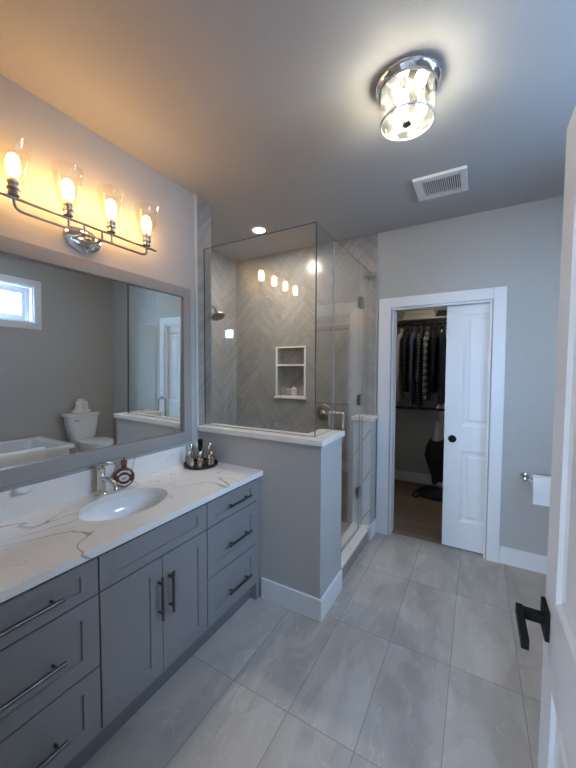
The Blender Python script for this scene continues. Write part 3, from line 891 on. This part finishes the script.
for a in (0.4, 0.4 + 2 * PI / 3, 0.4 + 4 * PI / 3):
    x, y = lx + 0.058 * math.cos(a), ly + 0.058 * math.sin(a)
    MB().lathe([(0.016, H - 0.0465), (0.016, H - 0.068), (0.012, H - 0.072)], (x, y, 0), 20).build('lamp_holder', M['nickel'], cl, smooth=True)
    MB().lathe([(0.011, H - 0.073), (0.020, H - 0.092), (0.024, H - 0.112), (0.019, H - 0.130), (0.006, H - 0.138)], (x, y, 0), 20).build('bulb', M['cbulb'], cl, smooth=True)

px, py = 0.062, 2.427
pl = thing('recessed_light', (px, py, H), 'small round recessed ceiling light over the shower, lit', 'recessed light')
MB().lathe([(0.062, H - 0.0004), (0.060, H - 0.004), (0.046, H - 0.005), (0.046, H - 0.0012)], (px, py, 0), 40, cap0=False, cap1=False).build('trim_ring', M['vent'], pl, smooth=True)
MB().lathe([(0.0455, H - 0.0012), (0.0455, H - 0.003), (0.01, H - 0.0045)], (px, py, 0), 32).build('lens', M['pot'], pl, smooth=True)

vx0, vx1, vy0, vy1 = 1.362, 1.672, 2.278, 2.560
vn = thing('exhaust_fan', ((vx0 + vx1) / 2, (vy0 + vy1) / 2, H), 'square off-white exhaust fan grille on the ceiling', 'exhaust fan')
m = MB(); z0, z1 = H - 0.020, H - 0.0005
m.box(vx0, vx0 + 0.052, vy0, vy1, z0, z1, 0.004); m.box(vx1 - 0.040, vx1, vy0, vy1, z0, z1, 0.004)
m.box(vx0 + 0.0525, vx1 - 0.0405, vy0, vy0 + 0.045, z0, z1, 0.004); m.box(vx0 + 0.0525, vx1 - 0.0405, vy1 - 0.045, vy1, z0, z1, 0.004)
m.build('frame', M['vent'], vn)
bx(vx0 + 0.05, vx1 - 0.04, vy0 + 0.04, vy1 - 0.04, H - 0.004, H - 0.001).build('cavity_shade', M['ventshade'], vn)  # dark plate on the solid ceiling, painted shade of a hollow
m = MB(); n = 18
for k in range(n):
    x = vx0 + 0.058 + (vx1 - vx0 - 0.106) * k / (n - 1)
    m.box(x - 0.0028, x + 0.0028, vy0 + 0.0445, vy1 - 0.0445, z0 + 0.002, H - 0.0045)
m.build('louvres', M['vent'], vn)

# ------------------------------------------------------------------ shower glass and fittings
GZ = 2.372


def pane(name, box, mat=None):
    """glass slab whose two large faces are clear and whose edges carry the dark polished edge"""
    m = MB(); m.box(*box)
    return m


def slab(m, name, parent, nrm, edge='edgelight'):
    o = m.build(name, [M['glass'], M[edge]], parent)
    for p in o.data.polygons:
        if abs(p.normal['XYZ'.index(nrm)]) < 0.5: p.material_index = 1
    return o
gf = thing('glass_panel', (0.45, 1.81, ZCAP), 'wide fixed clear glass shower panel on the half wall, facing the vanity', 'glass panel', None)
slab(bx(0.005, 0.9065, 1.805, 1.815, ZCAP + 0.001, GZ), 'pane', gf, 'Y', 'edge')
bx(0.007, 0.895, 1.803, 1.804, ZCAP + 0.0005, ZCAP + 0.006).build('seal', M['rubber'], gf)
gs = thing('glass_panel', (0.90, 1.95, ZCAP), 'narrow fixed clear glass panel returning from the half wall corner to the shower door', 'glass panel', None)
slab(bx(0.8965, 0.9065, 1.8155, 2.094, ZCAP + 0.001, GZ), 'pane', gs, 'X')
bx(0.897, 0.906, 2.0945, 2.098, ZCAP + 0.001, GZ - 0.001).build('seal', M['acrylic'], gs)
gd = thing('shower_door', (0.90, 2.69, 0.14), 'frameless clear glass shower door between half wall and stub wall', 'shower door')
slab(bx(0.8965, 0.9065, 2.1, 2.700, 0.146, GZ), 'pane', gd, 'X')
m = MB().box(0.893, 0.910, 2.1, 2.700, 0.1365, 0.1455)
m.build('bottom_sweep', M['rubber'], gd)
for hz in (2.055, 1.246, 0.456):
    m = MB()
    m.box(0.888, 0.896, 2.655, 2.752, hz - 0.045, hz + 0.045, 0.003); m.box(0.907, 0.915, 2.655, 2.752, hz - 0.045, hz + 0.045, 0.003)
    m.tube([(0.8965, 2.7025, hz), (0.9065, 2.7025, hz)], 0.0023, 10)
    m.build('hinge', M['nickel'], gd, smooth=True)
m = MB(); hy = 2.165
for sx in (-1, 1):
    xg = 0.9015; xo = xg + sx * 0.052
    path = [(xg + sx * 0.005, hy, 1.198)] + tube_arc((xo - sx * 0.012, 1.186), 0.012, PI / 2, PI / 2 - sx * PI / 2, 6, lambda a, b_: (a, hy, b_)) + \
        tube_arc((xo - sx * 0.012, 1.012), 0.012, 0 if sx > 0 else PI, -PI / 2 if sx > 0 else 3 * PI / 2, 6, lambda a, b_: (a, hy, b_)) + [(xg + sx * 0.005, hy, 1.0)]
    m.tube(path, 0.0085, 14)
    for z in (1.198, 1.0): m.tube([(xg + sx * 0.0055, hy, z), (xg + sx * 0.011, hy, z)], 0.015, 18)
m.build('handle', M['chrome'], gd, smooth=True)
gp = thing('glass_panel', (0.90, 2.85, ZCAP), 'narrow fixed clear glass strip on the stub wall carrying the door hinges', 'glass panel', None)
m = MB()
poly = [(2.705, 0.1365), (2.786, 0.1365), (2.786, ZCAP + 0.001), (2.990, ZCAP + 0.001), (2.990, GZ), (2.705, GZ)]
m.loft([[(x, y, z) for y, z in poly] for x in (0.8965, 0.9065)])
slab(m, 'pane', gp, 'X')
m = MB(); zc = 2.352
m.tube([(0.925, B - 0.0085, zc), (0.925, B - 0.016, zc)], 0.024, 24); m.tube([(0.925, B - 0.016, zc), (0.925, B - 0.042, zc)], 0.011, 18)
m.tube([(0.85, B - 0.040, zc), (0.94, B - 0.040, zc)], 0.012, 18); m.tube([(0.842, B - 0.040, zc), (0.85, B - 0.040, zc)], 0.017, 18)
m.build('wall_clamp', M['chrome'], gp, smooth=True)

# shower head, valve
sh = thing('wall_mounted_shower', (SX, 2.44, 2.12), 'chrome shower head on a short arm from the tiled side wall', 'shower head')
MB().lathe([(0.032, 0.0003), (0.032, 0.006), (0.012, 0.016)], (SX, 2.42, 2.14), 24, Matrix(((0, 0, 1), (1, 0, 0), (0, 1, 0)))).build('flange', M['chrome'], sh, smooth=True)
MB().tube([(SX + 0.002, 2.42, 2.14), (-0.56, 2.41, 2.138), (-0.48, 2.40, 2.115), (-0.41, 2.39, 2.06)], 0.0125, 14).build('arm', M['chrome'], sh, smooth=True)
ax = Vector((0.42, -0.10, -0.88)).normalized()
rot = ax.to_track_quat('Z', 'Y').to_matrix()
MB().lathe([(0.016, -0.012), (0.020, 0.0), (0.019, 0.014), (0.030, 0.030), (0.062, 0.052), (0.066, 0.060), (0.066, 0.070), (0.058, 0.074), (0.01, 0.074)], (-0.405, 2.39, 2.055), 32, rot).build('head', M['nickel'], sh, smooth=True)
sv = thing('shower_valve', (0.45, B, 1.08), 'round chrome shower valve plate with lever on the tiled back wall', 'shower valve')
RY = Matrix(((1, 0, 0), (0, 0, -1), (0, 1, 0)))
m = MB(); m.lathe([(0.082, 0.0085), (0.082, 0.014), (0.074, 0.020), (0.050, 0.021), (0.046, 0.026), (0.040, 0.027)], (0.452, B, 1.079), 40, RY)
m.build('escutcheon', M['nickel'], sv, smooth=True)
m = MB(); m.lathe([(0.026, 0.0275), (0.024, 0.058), (0.014, 0.062)], (0.452, B, 1.079), 28, RY)
m.tube([(0.452, B - 0.052, 1.079), (0.535, B - 0.060, 1.062)], [0.010, 0.006], 12)
m.build('lever', M['chrome'], sv, smooth=True)

# niche frame and shelf, with the two small bottles
m = MB()
m.box(NX0 - 0.018, NX1 + 0.018, B - 0.020, B - 0.0085, NZ0 - 0.02, NZ0, 0.002); m.box(NX0 - 0.03, NX1 + 0.03, B - 0.030, B - 0.0205, NZ0 - 0.02, NZ0, 0.002)
m.box(NX0 - 0.018, NX1 + 0.018, B - 0.020, B - 0.0085, NZ1, NZ1 + 0.018, 0.002)
m.box(NX0 - 0.018, NX0, B - 0.020, B - 0.0085, NZ0 + 0.0002, NZ1 - 0.0002, 0.002); m.box(NX1, NX1 + 0.018, B - 0.020, B - 0.0085, NZ0 + 0.0002, NZ1 - 0.0002, 0.002)
m.box(NX0 + 0.0005, NX1 - 0.0005, B - 0.016, B + 0.0895, 1.535, 1.555, 0.002)
m.box(NX0 + 0.0005, NX1 - 0.0005, B - 0.016, B + 0.0895, NZ0 + 0.0003, NZ0 + 0.010, 0.002)
struct(m.build('trim_niche', M['quartz2']))
NZ = NZ0 + 0.0105


def toiletry(x, y, r, h, mat, label):
    o = thing('toiletry_bottle', (x, y, NZ), label, 'toiletry bottle', 'bottles in the shower niche')
    MB().lathe([(r * 0.9, NZ), (r, NZ + 0.006), (r, NZ + h * 0.72), (r * 0.5, NZ + h * 0.8)], (x, y, 0), 24).build('body', M[mat], o, smooth=True)
    MB().lathe([(r * 0.5, NZ + h * 0.8 + 0.0003), (r * 0.5, NZ + h)], (x, y, 0), 20).build('cap', M['gold' if mat == 'blushplastic' else 'chrome'], o, smooth=True)
M['blushplastic'] = simple('blush_plastic', (0.50, 0.38, 0.30), 0.3)
M['whiteplastic'] = simple('white_plastic', (0.72, 0.70, 0.66), 0.3)
toiletry(0.022, B + 0.03, 0.027, 0.085, 'blushplastic', 'tan toiletry bottle, left one in the lower shower niche')
toiletry(0.085, B + 0.035, 0.030, 0.105, 'whiteplastic', 'white toiletry bottle, right one in the lower shower niche')

# ------------------------------------------------------------------ doors
DP = [(0.010, 0.006), (0.028, 0.010), (0.040, 0.010), (0.056, 0.004)]
pdr = thing('sliding_closet_door', (1.9, B + 0.06, 0), 'white two-panel sliding pocket door half covering the closet opening', 'door')
m = MB()
panel_board(m, lambda a, b, d: (a, B + 0.0425 - d, b), 1.526, 2.288, 0.012, 2.024, [(0.235, 0.835), (1.035, 1.95)], 1.650, 2.165, 0.035, DP)
# d is measured towards the viewer, so front face points at -Y
m.build('leaf', M['doorwhite'], pdr)
m = MB(); m.lathe([(0.031, 0.0), (0.031, 0.004), (0.026, 0.0055), (0.022, 0.002), (0.005, 0.002)], (1.587, B + 0.0422, 0.926), 32, RY)
m.build('finger_pull', M['black'], pdr, smooth=True)

DX = 1.912
ed = thing('entry_door', (DX + 0.018, FW1 + 0.01, 0.0), 'white panelled entry door standing open at the right edge', 'door')
EP = [(0.012, 0.007), (0.030, 0.011), (0.038, 0.011), (0.052, 0.005)]
m = MB()
panel_board(m, lambda a, b, d: (DX - d, a, b), FW1 + 0.010, 0.964, 0.012, 2.032, [(0.235, 0.812), (1.005, 1.925)], FW1 + 0.112, 0.858, 0.036, EP)
leaf = m.build('leaf', M['doorwhite'], ed)
hy, hz = 0.930, 0.925
m = MB(); m.box(DX - 0.009, DX - 0.0003, hy - 0.033, hy + 0.033, hz - 0.033, hz + 0.033, 0.002)
m.box(DX - 0.058, DX - 0.0085, hy - 0.010, hy + 0.010, hz - 0.010, hz + 0.010, 0.0015)
m.box(DX - 0.060, DX - 0.046, hy - 0.110, hy + 0.012, hz - 0.012, hz + 0.012, 0.0015)
m.build('lever_handle', M['black'], ed)
ed.rotation_euler = (0, 0.0063, 0); ed.location.x -= 0.0128      # the leaf hangs a touch out of plumb

# ------------------------------------------------------------------ toilet paper
tp = thing('paper_holder', (2.085, B, 0.70), 'chrome toilet paper holder on the back wall', 'paper holder')
m = MB(); m.lathe([(0.026, 0.0003), (0.026, 0.008), (0.014, 0.014), (0.011, 0.075), (0.016, 0.080), (0.016, 0.094), (0.008, 0.098)], (2.078, B, 0.705), 24, RY)
m.build('post', M['chrome'], tp, smooth=True)
m = MB(); m.tube([(2.07, B - 0.086, 0.705), (2.262, B - 0.086, 0.705)], 0.008, 14); m.tube([(2.262, B - 0.086, 0.705), (2.268, B - 0.086, 0.705)], 0.011, 14)
m.build('bar', M['chrome'], tp, smooth=True)
ro = thing('toilet_paper', (2.18, B - 0.086, 0.62), 'white toilet paper roll with a loose sheet hanging on its bar', 'toilet paper')
m = MB(); RX = Matrix(((0, 0, 1), (1, 0, 0), (0, 1, 0)))
rc = (B - 0.086, 0.668)
m.lathe([(0.022, 0.0), (0.056, 0.0), (0.056, 0.105), (0.022, 0.105), (0.022, 0.0)], (2.118, rc[0], rc[1] + 0.0235), 40, RX, cap0=False, cap1=False)
m.build('roll', M['paper'], ro, smooth=True)
m = MB(); yf = rc[0] - 0.0575
pts = [(yf + 0.004, 0.70), (yf - 0.0006, 0.672), (yf - 0.001, 0.64), (yf + 0.003, 0.615), (yf + 0.005, 0.58), (yf + 0.002, 0.550)]
m.loft([[(x, y - t, z) for y, z in pts] + [(x, y - t + 0.0012, z) for y, z in reversed(pts)] for x, t in ((2.119, 0), (2.17, 0.0015), (2.222, 0))])
m.build('sheet', M['paper'], ro)

# ------------------------------------------------------------------ toilet, tub (seen in the mirror)
to = thing('toilet', (2.6, 2.472, 0), 'white two-piece toilet against the right wall, seen in the mirror', 'toilet')
tyc = 2.472


def rrect(cx, cy, hx, hy, r, z, n=6):
    pts = []
    for sx, sy, a0 in ((1, 1, 0), (-1, 1, PI / 2), (-1, -1, PI), (1, -1, 3 * PI / 2)):
        for k in range(n + 1):
            a = a0 + PI / 2 * k / n
            pts.append((cx + sx * (hx - r) + r * math.cos(a), cy + sy * (hy - r) + r * math.sin(a), z))
    return pts


def egg(cx, cy, lf, lb, w_, z, n=36):   # front towards -X
    return [(cx + (lb if math.cos(a) > 0 else lf) * math.cos(a), cy + w_ * math.sin(a), z) for a in [2 * PI * k / n for k in range(n)]]
m = MB(); tcx = 2.87
m.loft([rrect(tcx, tyc, 0.088, 0.135, 0.05, 0.490), rrect(tcx, tyc, 0.096, 0.160, 0.055, 0.53), rrect(tcx, tyc, 0.102, 0.188, 0.06, 0.70), rrect(tcx, tyc, 0.104, 0.194, 0.06, 0.793)])
m.build('tank', M['ceramic'], to, smooth=True)
m = MB(); m.loft([rrect(tcx, tyc, 0.108, 0.200, 0.06, 0.7935), rrect(tcx, tyc, 0.115, 0.212, 0.065, 0.802), rrect(tcx, tyc, 0.115, 0.212, 0.065, 0.832), rrect(tcx, tyc, 0.100, 0.197, 0.06, 0.842)])
m.build('tank_lid', M['ceramic'], to, smooth=True)
m = MB(); bcx = 2.55
m.loft([egg(2.60, tyc, 0.20, 0.24, 0.105, 0.0000), egg(2.60, tyc, 0.19, 0.22, 0.10, 0.0600), egg(2.59, tyc, 0.19, 0.21, 0.105, 0.1800), egg(2.57, tyc, 0.23, 0.24, 0.145, 0.3350), egg(bcx, tyc, 0.265, 0.26, 0.178, 0.4250), egg(bcx, tyc, 0.27, 0.265, 0.183, 0.4600), egg(bcx, tyc, 0.262, 0.255, 0.175, 0.4690)])
m.box(2.74, 2.94, tyc - 0.12, tyc + 0.12, 0.30, 0.4895, 0.02)
m.build('bowl', M['ceramic'], to, smooth=True)
m = MB(); m.loft([egg(bcx, tyc, 0.268, 0.20, 0.184, 0.4695), egg(bcx, tyc, 0.274, 0.205, 0.189, 0.4750), egg(bcx, tyc, 0.274, 0.205, 0.189, 0.4870), egg(bcx, tyc, 0.266, 0.20, 0.182, 0.4910)])
m.build('seat', M['acrylic'], to, smooth=True)
m = MB(); m.loft([egg(bcx, tyc, 0.268, 0.205, 0.184, 0.4915), egg(bcx, tyc, 0.272, 0.21, 0.187, 0.4970), egg(bcx, tyc, 0.270, 0.21, 0.185, 0.5090), egg(bcx, tyc, 0.235, 0.19, 0.16, 0.5150)])
m.build('seat_lid', M['acrylic'], to, smooth=True)
m = MB(); m.tube([(tcx - 0.103, tyc - 0.145, 0.755), (tcx - 0.118, tyc - 0.145, 0.755), (tcx - 0.122, tyc - 0.09, 0.750)], 0.007, 10)
m.build('flush_lever', M['chrome'], to, smooth=True)

ts = thing('tissue_holder', (tcx, tyc + 0.005, 0.843), 'white ruffled tissue holder standing on the toilet tank', 'tissue holder')
m = MB(); rings = []
for z, r, ru in ((0.8425, 0.085, 0.10), (0.858, 0.100, 0.10), (0.872, 0.092, 0.08), (0.885, 0.076, 0.06), (0.905, 0.068, 0.08), (0.94, 0.062, 0.08), (0.985, 0.060, 0.08), (0.998, 0.052, 0.06)):
    rings.append([(tcx + r * 0.8 * (1 + ru * math.sin(9 * a + z * 30)) * math.cos(a), tyc + 0.005 + r * 1.15 * (1 + ru * math.sin(9 * a + z * 30)) * math.sin(a), z) for a in [2 * PI * k / 72 for k in range(72)]])
m.loft(rings); m.build('cover', M['towel'], ts, smooth=True)
m = MB(); rings = []
for z, r in ((0.9983, 0.030), (1.008, 0.036), (1.018, 0.046), (1.028, 0.050)):
    rings.append([(tcx + r * 0.4 * math.cos(a) * (1 + 0.25 * math.sin(5 * a)), tyc + 0.005 + r * math.sin(a) * (1 + 0.2 * math.sin(3 * a)), z + 0.006 * math.sin(4 * a) * (z > 1.02)) for a in [2 * PI * k / 48 for k in range(48)]])
m.loft(rings); m.build('tissue', M['paper'], ts, smooth=True)

tb_ = thing('bathtub', (2.59, 1.25, 0), 'white rectangular bathtub under the window, seen in the mirror', 'bathtub')
tcx2, tcy2, hx, hy = 2.592, 1.235, 0.400, 0.805
m = MB()
m.loft([rrect(tcx2, tcy2, hx - 0.045, hy - 0.045, 0.03, 0.001), rrect(tcx2, tcy2, hx - 0.035, hy - 0.035, 0.03, 0.545), rrect(tcx2, tcy2, hx, hy, 0.035, 0.548), rrect(tcx2, tcy2, hx, hy, 0.035, 0.578),
        rrect(tcx2, tcy2, hx - 0.006, hy - 0.006, 0.03, 0.584), rrect(tcx2, tcy2, hx - 0.062, hy - 0.075, 0.06, 0.584), rrect(tcx2, tcy2, hx - 0.075, hy - 0.095, 0.07, 0.570), rrect(tcx2, tcy2, hx - 0.12, hy - 0.22, 0.10, 0.22), rrect(tcx2, tcy2, hx - 0.17, hy - 0.30, 0.10, 0.16)])
m.build('shell', M['acrylic'], tb_, smooth=True, angle=30)
tw = thing('bath_towel', (2.20, 1.45, 0.59), 'white towel draped over the near edge of the bathtub', 'towel')
m = MB(); rings = []
for k in range(25):
    y = 1.06 + 0.68 * k / 24
    wv = 0.004 * math.sin(k * 1.1)
    xo = 2.192 - 0.006
    P = [(xo + wv, 0.30 + 0.006 * math.sin(k * 0.7)), (xo - 0.004 + wv, 0.42), (xo - 0.001, 0.54), (xo - 0.002, 0.585), (xo + 0.012, 0.598), (xo + 0.05, 0.600), (xo + 0.085, 0.597), (xo + 0.098, 0.575), (xo + 0.108, 0.50)]
    Q = [(x + 0.0, z) for x, z in P]
    inner = []
    for i, (x, z) in enumerate(P):
        nx = 0.007 if i < 4 else (0.0 if i < 7 else -0.007); nz = -0.007 if 3 < i < 7 else 0.0
        inner.append((x + nx * 0.7, z + nz * 1.2))
    outr = [(x - 0.010, z) if i < 4 else ((x, z + 0.010) if i < 7 else (x + 0.010, z)) for i, (x, z) in enumerate(P)]
    rings.append([(x, y, z) for x, z in outr] + [(x, y, z) for x, z in reversed(P)])
m.loft(rings); m.build('cloth', M['towel'], tw, smooth=True, angle=60)

# ------------------------------------------------------------------ closet contents
RYc, RZc = 4.30, 2.055
cs = tag(bx(0.601, 2.899, 4.32, 4.6195, 2.120, 2.140, 0.002).build('closet_shelf', M['panel_white']), 'long white shelf above the clothes in the closet', 'shelf')


def clothes_rod(z, label, x1=2.899):
    r = thing('clothes_rod', (1.2, RYc, z), label, 'clothes rod')
    MB().tube([(0.602, RYc, z), (x1, RYc, z)], 0.016, 16).build('rod', M['rod'], r, smooth=True)
    for x in (0.608, x1 - 0.006): MB().tube([(x - 0.006, RYc, z), (x + 0.006, RYc, z)], 0.030, 20).build('end_socket', M['nickel'], r, smooth=True)
    for x in (1.352, 2.2):
        m = MB()
        m.box(x - 0.010, x + 0.010, 4.600, 4.6195, z - 0.05, z + 0.06); m.box(x - 0.008, x + 0.008, RYc, 4.605, z + 0.016, z + 0.030)
        m.box(x - 0.012, x + 0.012, RYc - 0.022, RYc + 0.022, z + 0.0145, z + 0.022)
        m.build('bracket', M['nickel'], r)
clothes_rod(RZc, 'dark upper clothes rod under the closet shelf')
clothes_rod(1.028, 'dark lower clothes rod across the closet back wall')


def hanger(x, z, label, col='chrome', yc=RYc):
    h = thing('coat_hanger', (x, yc, z), label, 'coat hanger', 'hangers on the closet rods')
    m = MB()
    path = [(x, yc + 0.0195 * math.cos(a), z + 0.0195 * math.sin(a)) for a in [-0.3 + (PI + 0.3) * k / 10 for k in range(11)]]
    path = list(path) + [(x, yc - 0.018, z - 0.012), (x, yc - 0.004, z - 0.035), (x, yc, z - 0.062)]
    m.tube(path, 0.0022, 8); m.build('hook', M['chrome'], h, smooth=True)
    m = MB()
    m.tube([(x, yc - 0.19, z - 0.125), (x, yc - 0.10, z - 0.092), (x, yc, z - 0.060), (x, yc + 0.10, z - 0.092), (x, yc + 0.19, z - 0.125)], 0.006, 8)
    m.build('shoulder_bar', M[col], h, smooth=True)
    return h


def shirt(x, length, th, mat, label, kind='shirt', sl=0.60, seed=0, name='shirt', wid=0.225):
    rnd = random.Random(seed)
    g_ = thing(name, (x, RYc, RZc - 0.06), label, kind, 'clothes on the upper closet rod')
    zt = RZc - 0.070; N = 40; rings = []
    ph = rnd.random() * 6
    lv = [(0.0, 0.035, 0.45), (0.012, 0.055, 0.55), (0.035, 0.12, 0.6), (0.062, wid * 0.9, 0.75), (0.10, wid, 0.95), (0.22, wid * 0.96, 1.0), (0.45, wid * 0.93, 1.0), (0.7, wid * 0.95, 1.0), (0.9, wid * 1.0, 1.0), (1.0, wid * 1.0, 1.0)]
    for t, hw, ht in lv:
        z = zt - t * length if t > 0.11 else zt - t * 0.95
        rg = []
        for k in range(N):
            a = 2 * PI * k / N
            f = 1 + (0.08 * math.sin(7 * a + ph + t * 3) + 0.05 * math.sin(11 * a + ph * 2)) * min(1, t * 2)
            rg.append((x + th * ht * math.sin(a) * f, RYc - hw * math.cos(a) * (1 + 0.02 * math.sin(5 * a + ph)), z + 0.012 * math.sin(3 * a + ph) * (t > 0.95)))
        rings.append(rg)
    m = MB(); m.loft(rings); m.build('body', M[mat], g_, smooth=True, angle=70)
    for s in (-1, 1):
        y0 = RYc + s * wid * 0.80
        pth = [(x + 0.002, y0, zt - 0.075), (x + s * 0.004 + 0.006, y0 + s * 0.045, zt - 0.13), (x + 0.012, y0 + s * 0.062, zt - 0.22), (x + 0.010, y0 + s * 0.055, zt - 0.36), (x + 0.004, y0 + s * 0.05, zt - sl + 0.06), (x, y0 + s * 0.05, zt - sl)]
        mm = MB(); mm.tube(pth, [0.030, 0.050, 0.052, 0.046, 0.040, 0.036], 16)
        for v in mm.bm.verts: v.co.x = x + (v.co.x - x) * 0.50
        mm.build('sleeve', M[mat], g_, smooth=True)
    mm = MB()
    mm.lathe([(0.030, zt - 0.012), (0.040, zt + 0.004), (0.036, zt + 0.024), (0.030, zt + 0.022), (0.028, zt - 0.006)], (x, RYc - 0.01, 0), 20, sx=0.55, sy=1.5)
    mm.build('collar', M[mat], g_, smooth=True)
clothes = [(0.925, 0.86, 0.030, 'whitecloth', 'off-white shirt hanging at the left end of the upper rod', 'shirt', 0.60),
           (1.000, 0.74, 0.032, 'darkplaid', 'charcoal plaid shirt hanging between the off-white and slate blue shirts', 'shirt', 0.56),
           (1.074, 0.90, 0.031, 'slatecloth', 'slate blue shirt hanging beside the small gingham shirt', 'shirt', 0.62),
           (1.150, 0.93, 0.033, 'gingham', 'small black and white gingham shirt hanging in the middle', 'shirt', 0.62),
           (1.228, 0.84, 0.033, 'bigplaid', 'bold black and white plaid shirt with the largest checks', 'shirt', 0.78),
           (1.306, 0.74, 0.033, 'blackcloth', 'plain black shirt hanging right of the bold plaid shirt', 'shirt', 0.58),
           (1.392, 0.88, 0.036, 'navycloth', 'long dark navy jacket hanging next to the sliding door', 'jacket', 0.62)]
cols = ['chrome', 'black', 'black', 'black', 'chrome', 'black', 'labelwhite']
for i, (x, L, th, mat, lab, kind, sl) in enumerate(clothes):
    shirt(x, L, th, mat, lab, kind, sl, seed=i + 3, name='jacket' if kind == 'jacket' else 'shirt')
    hanger(x, RZc, 'hanger holding the ' + lab.split(' hanging')[0].split(' with')[0], cols[i])

hanger(1.36, 1.028, 'silver hanger on the lower rod holding the dark trousers', 'chrome')
pt = thing('trousers', (1.36, RYc, 0.9), 'dark trousers with a pale grey waistband hung on the lower rod', 'trousers')
m = MB(); rings = []
for z, hw, th in ((0.925, 0.06, 0.018), (0.87, 0.13, 0.034), (0.74, 0.16, 0.055), (0.68, 0.18, 0.066)):
    rings.append([(1.36 + th * math.sin(a) * (1 + 0.1 * math.sin(6 * a)), RYc - 0.01 - hw * math.cos(a), z) for a in [2 * PI * k / 36 for k in range(36)]])
m.loft(rings); m.build('waistband', M['greycloth'], pt, smooth=True)
m = MB(); rings = []
for z, hw, th, o_ in ((0.679, 0.185, 0.072, 0), (0.60, 0.21, 0.098, -0.02), (0.50, 0.21, 0.105, -0.04), (0.40, 0.19, 0.092, -0.02), (0.26, 0.17, 0.066, 0.01), (0.17, 0.165, 0.056, 0.02)):
    rings.append([(1.36 + o_ * 0.5 + th * math.sin(a) * (1 + 0.14 * math.sin(7 * a + z * 5)), RYc + o_ - hw * math.cos(a), z + (0.02 * math.sin(3 * a) if z < 0.2 else 0)) for a in [2 * PI * k / 36 for k in range(36)]])
m.loft(rings); m.build('legs', M['blackcloth'], pt, smooth=True)

# unseen closet lamp, added dim to brighten the shelf and floor
cz = thing('added_closet_light', (1.75, 3.75, H), 'small round flush light, unseen, added on the closet ceiling', 'closet light')
MB().lathe([(0.13, H - 0.0005), (0.13, H - 0.018), (0.112, H - 0.022)], (1.75, 3.75, 0), 36).build('rim', M['vent'], cz, smooth=True)
MB().lathe([(0.110, H - 0.0225), (0.098, H - 0.036), (0.05, H - 0.046), (0.01, H - 0.048)], (1.75, 3.75, 0), 36).build('diffuser', M['closetfill'], cz, smooth=True)

# folded things on the shelf
Z = 2.1403


def folded(name, x0, x1, y0, y1, z0, z1, mat, label, cat, group=None):
    m = MB(); n = 3; h = (z1 - z0) / n
    for k in range(n):
        zz = z0 + k * h; e = 0.006 * ((k * 7) % 3)
        m.box(x0 + e, x1 - e * 0.6, y0 + e, y1, zz + 0.0004, zz + h, min(h * 0.42, 0.012), 3)
    return tag(m.build(name, M[mat], None, smooth=True), label, cat, group)
folded('folded_blanket', 0.93, 1.30, 4.33, 4.59, Z, Z + 0.050, 'cream', 'cream knit blanket at the bottom of the folded pair on the shelf', 'blanket', 'folded knits on the closet shelf')
folded('folded_blanket', 0.95, 1.28, 4.335, 4.59, Z + 0.0505, Z + 0.098, 'cream', 'cream knit blanket on top of the folded pair on the shelf', 'blanket', 'folded knits on the closet shelf')
folded('folded_sweater', 1.31, 1.58, 4.33, 4.59, Z, Z + 0.075, 'brownfold', 'dark brown folded sweater right of the cream blankets', 'sweater', 'folded knits on the closet shelf')
# soft bag on the closet floor
bgm = MB(); rings = []
for z, sx, sy in ((0.001, 0.16, 0.13), (0.02, 0.185, 0.15), (0.055, 0.18, 0.14), (0.082, 0.13, 0.10), (0.09, 0.06, 0.05)):
    rings.append([(1.345 + sx * math.cos(a) * (1 + 0.06 * math.sin(5 * a + z * 20)), 4.22 + sy * math.sin(a) * (1 + 0.08 * math.sin(4 * a)), z) for a in [2 * PI * k / 40 for k in range(40)]])
bgm.loft(rings)
bag = thing('soft_bag', (1.345, 4.22, 0), 'dark navy soft bag lying on the closet floor under the trousers', 'bag')
bgm.build('body', M['navycloth'], bag, smooth=True)
MB().tube([(1.18, 4.16, 0.065), (1.13, 4.12, 0.035), (1.125, 4.09, 0.012), (1.16, 4.06, 0.010), (1.21, 4.09, 0.03)], 0.010, 10).build('strap', M['blackcloth'], bag, smooth=True)
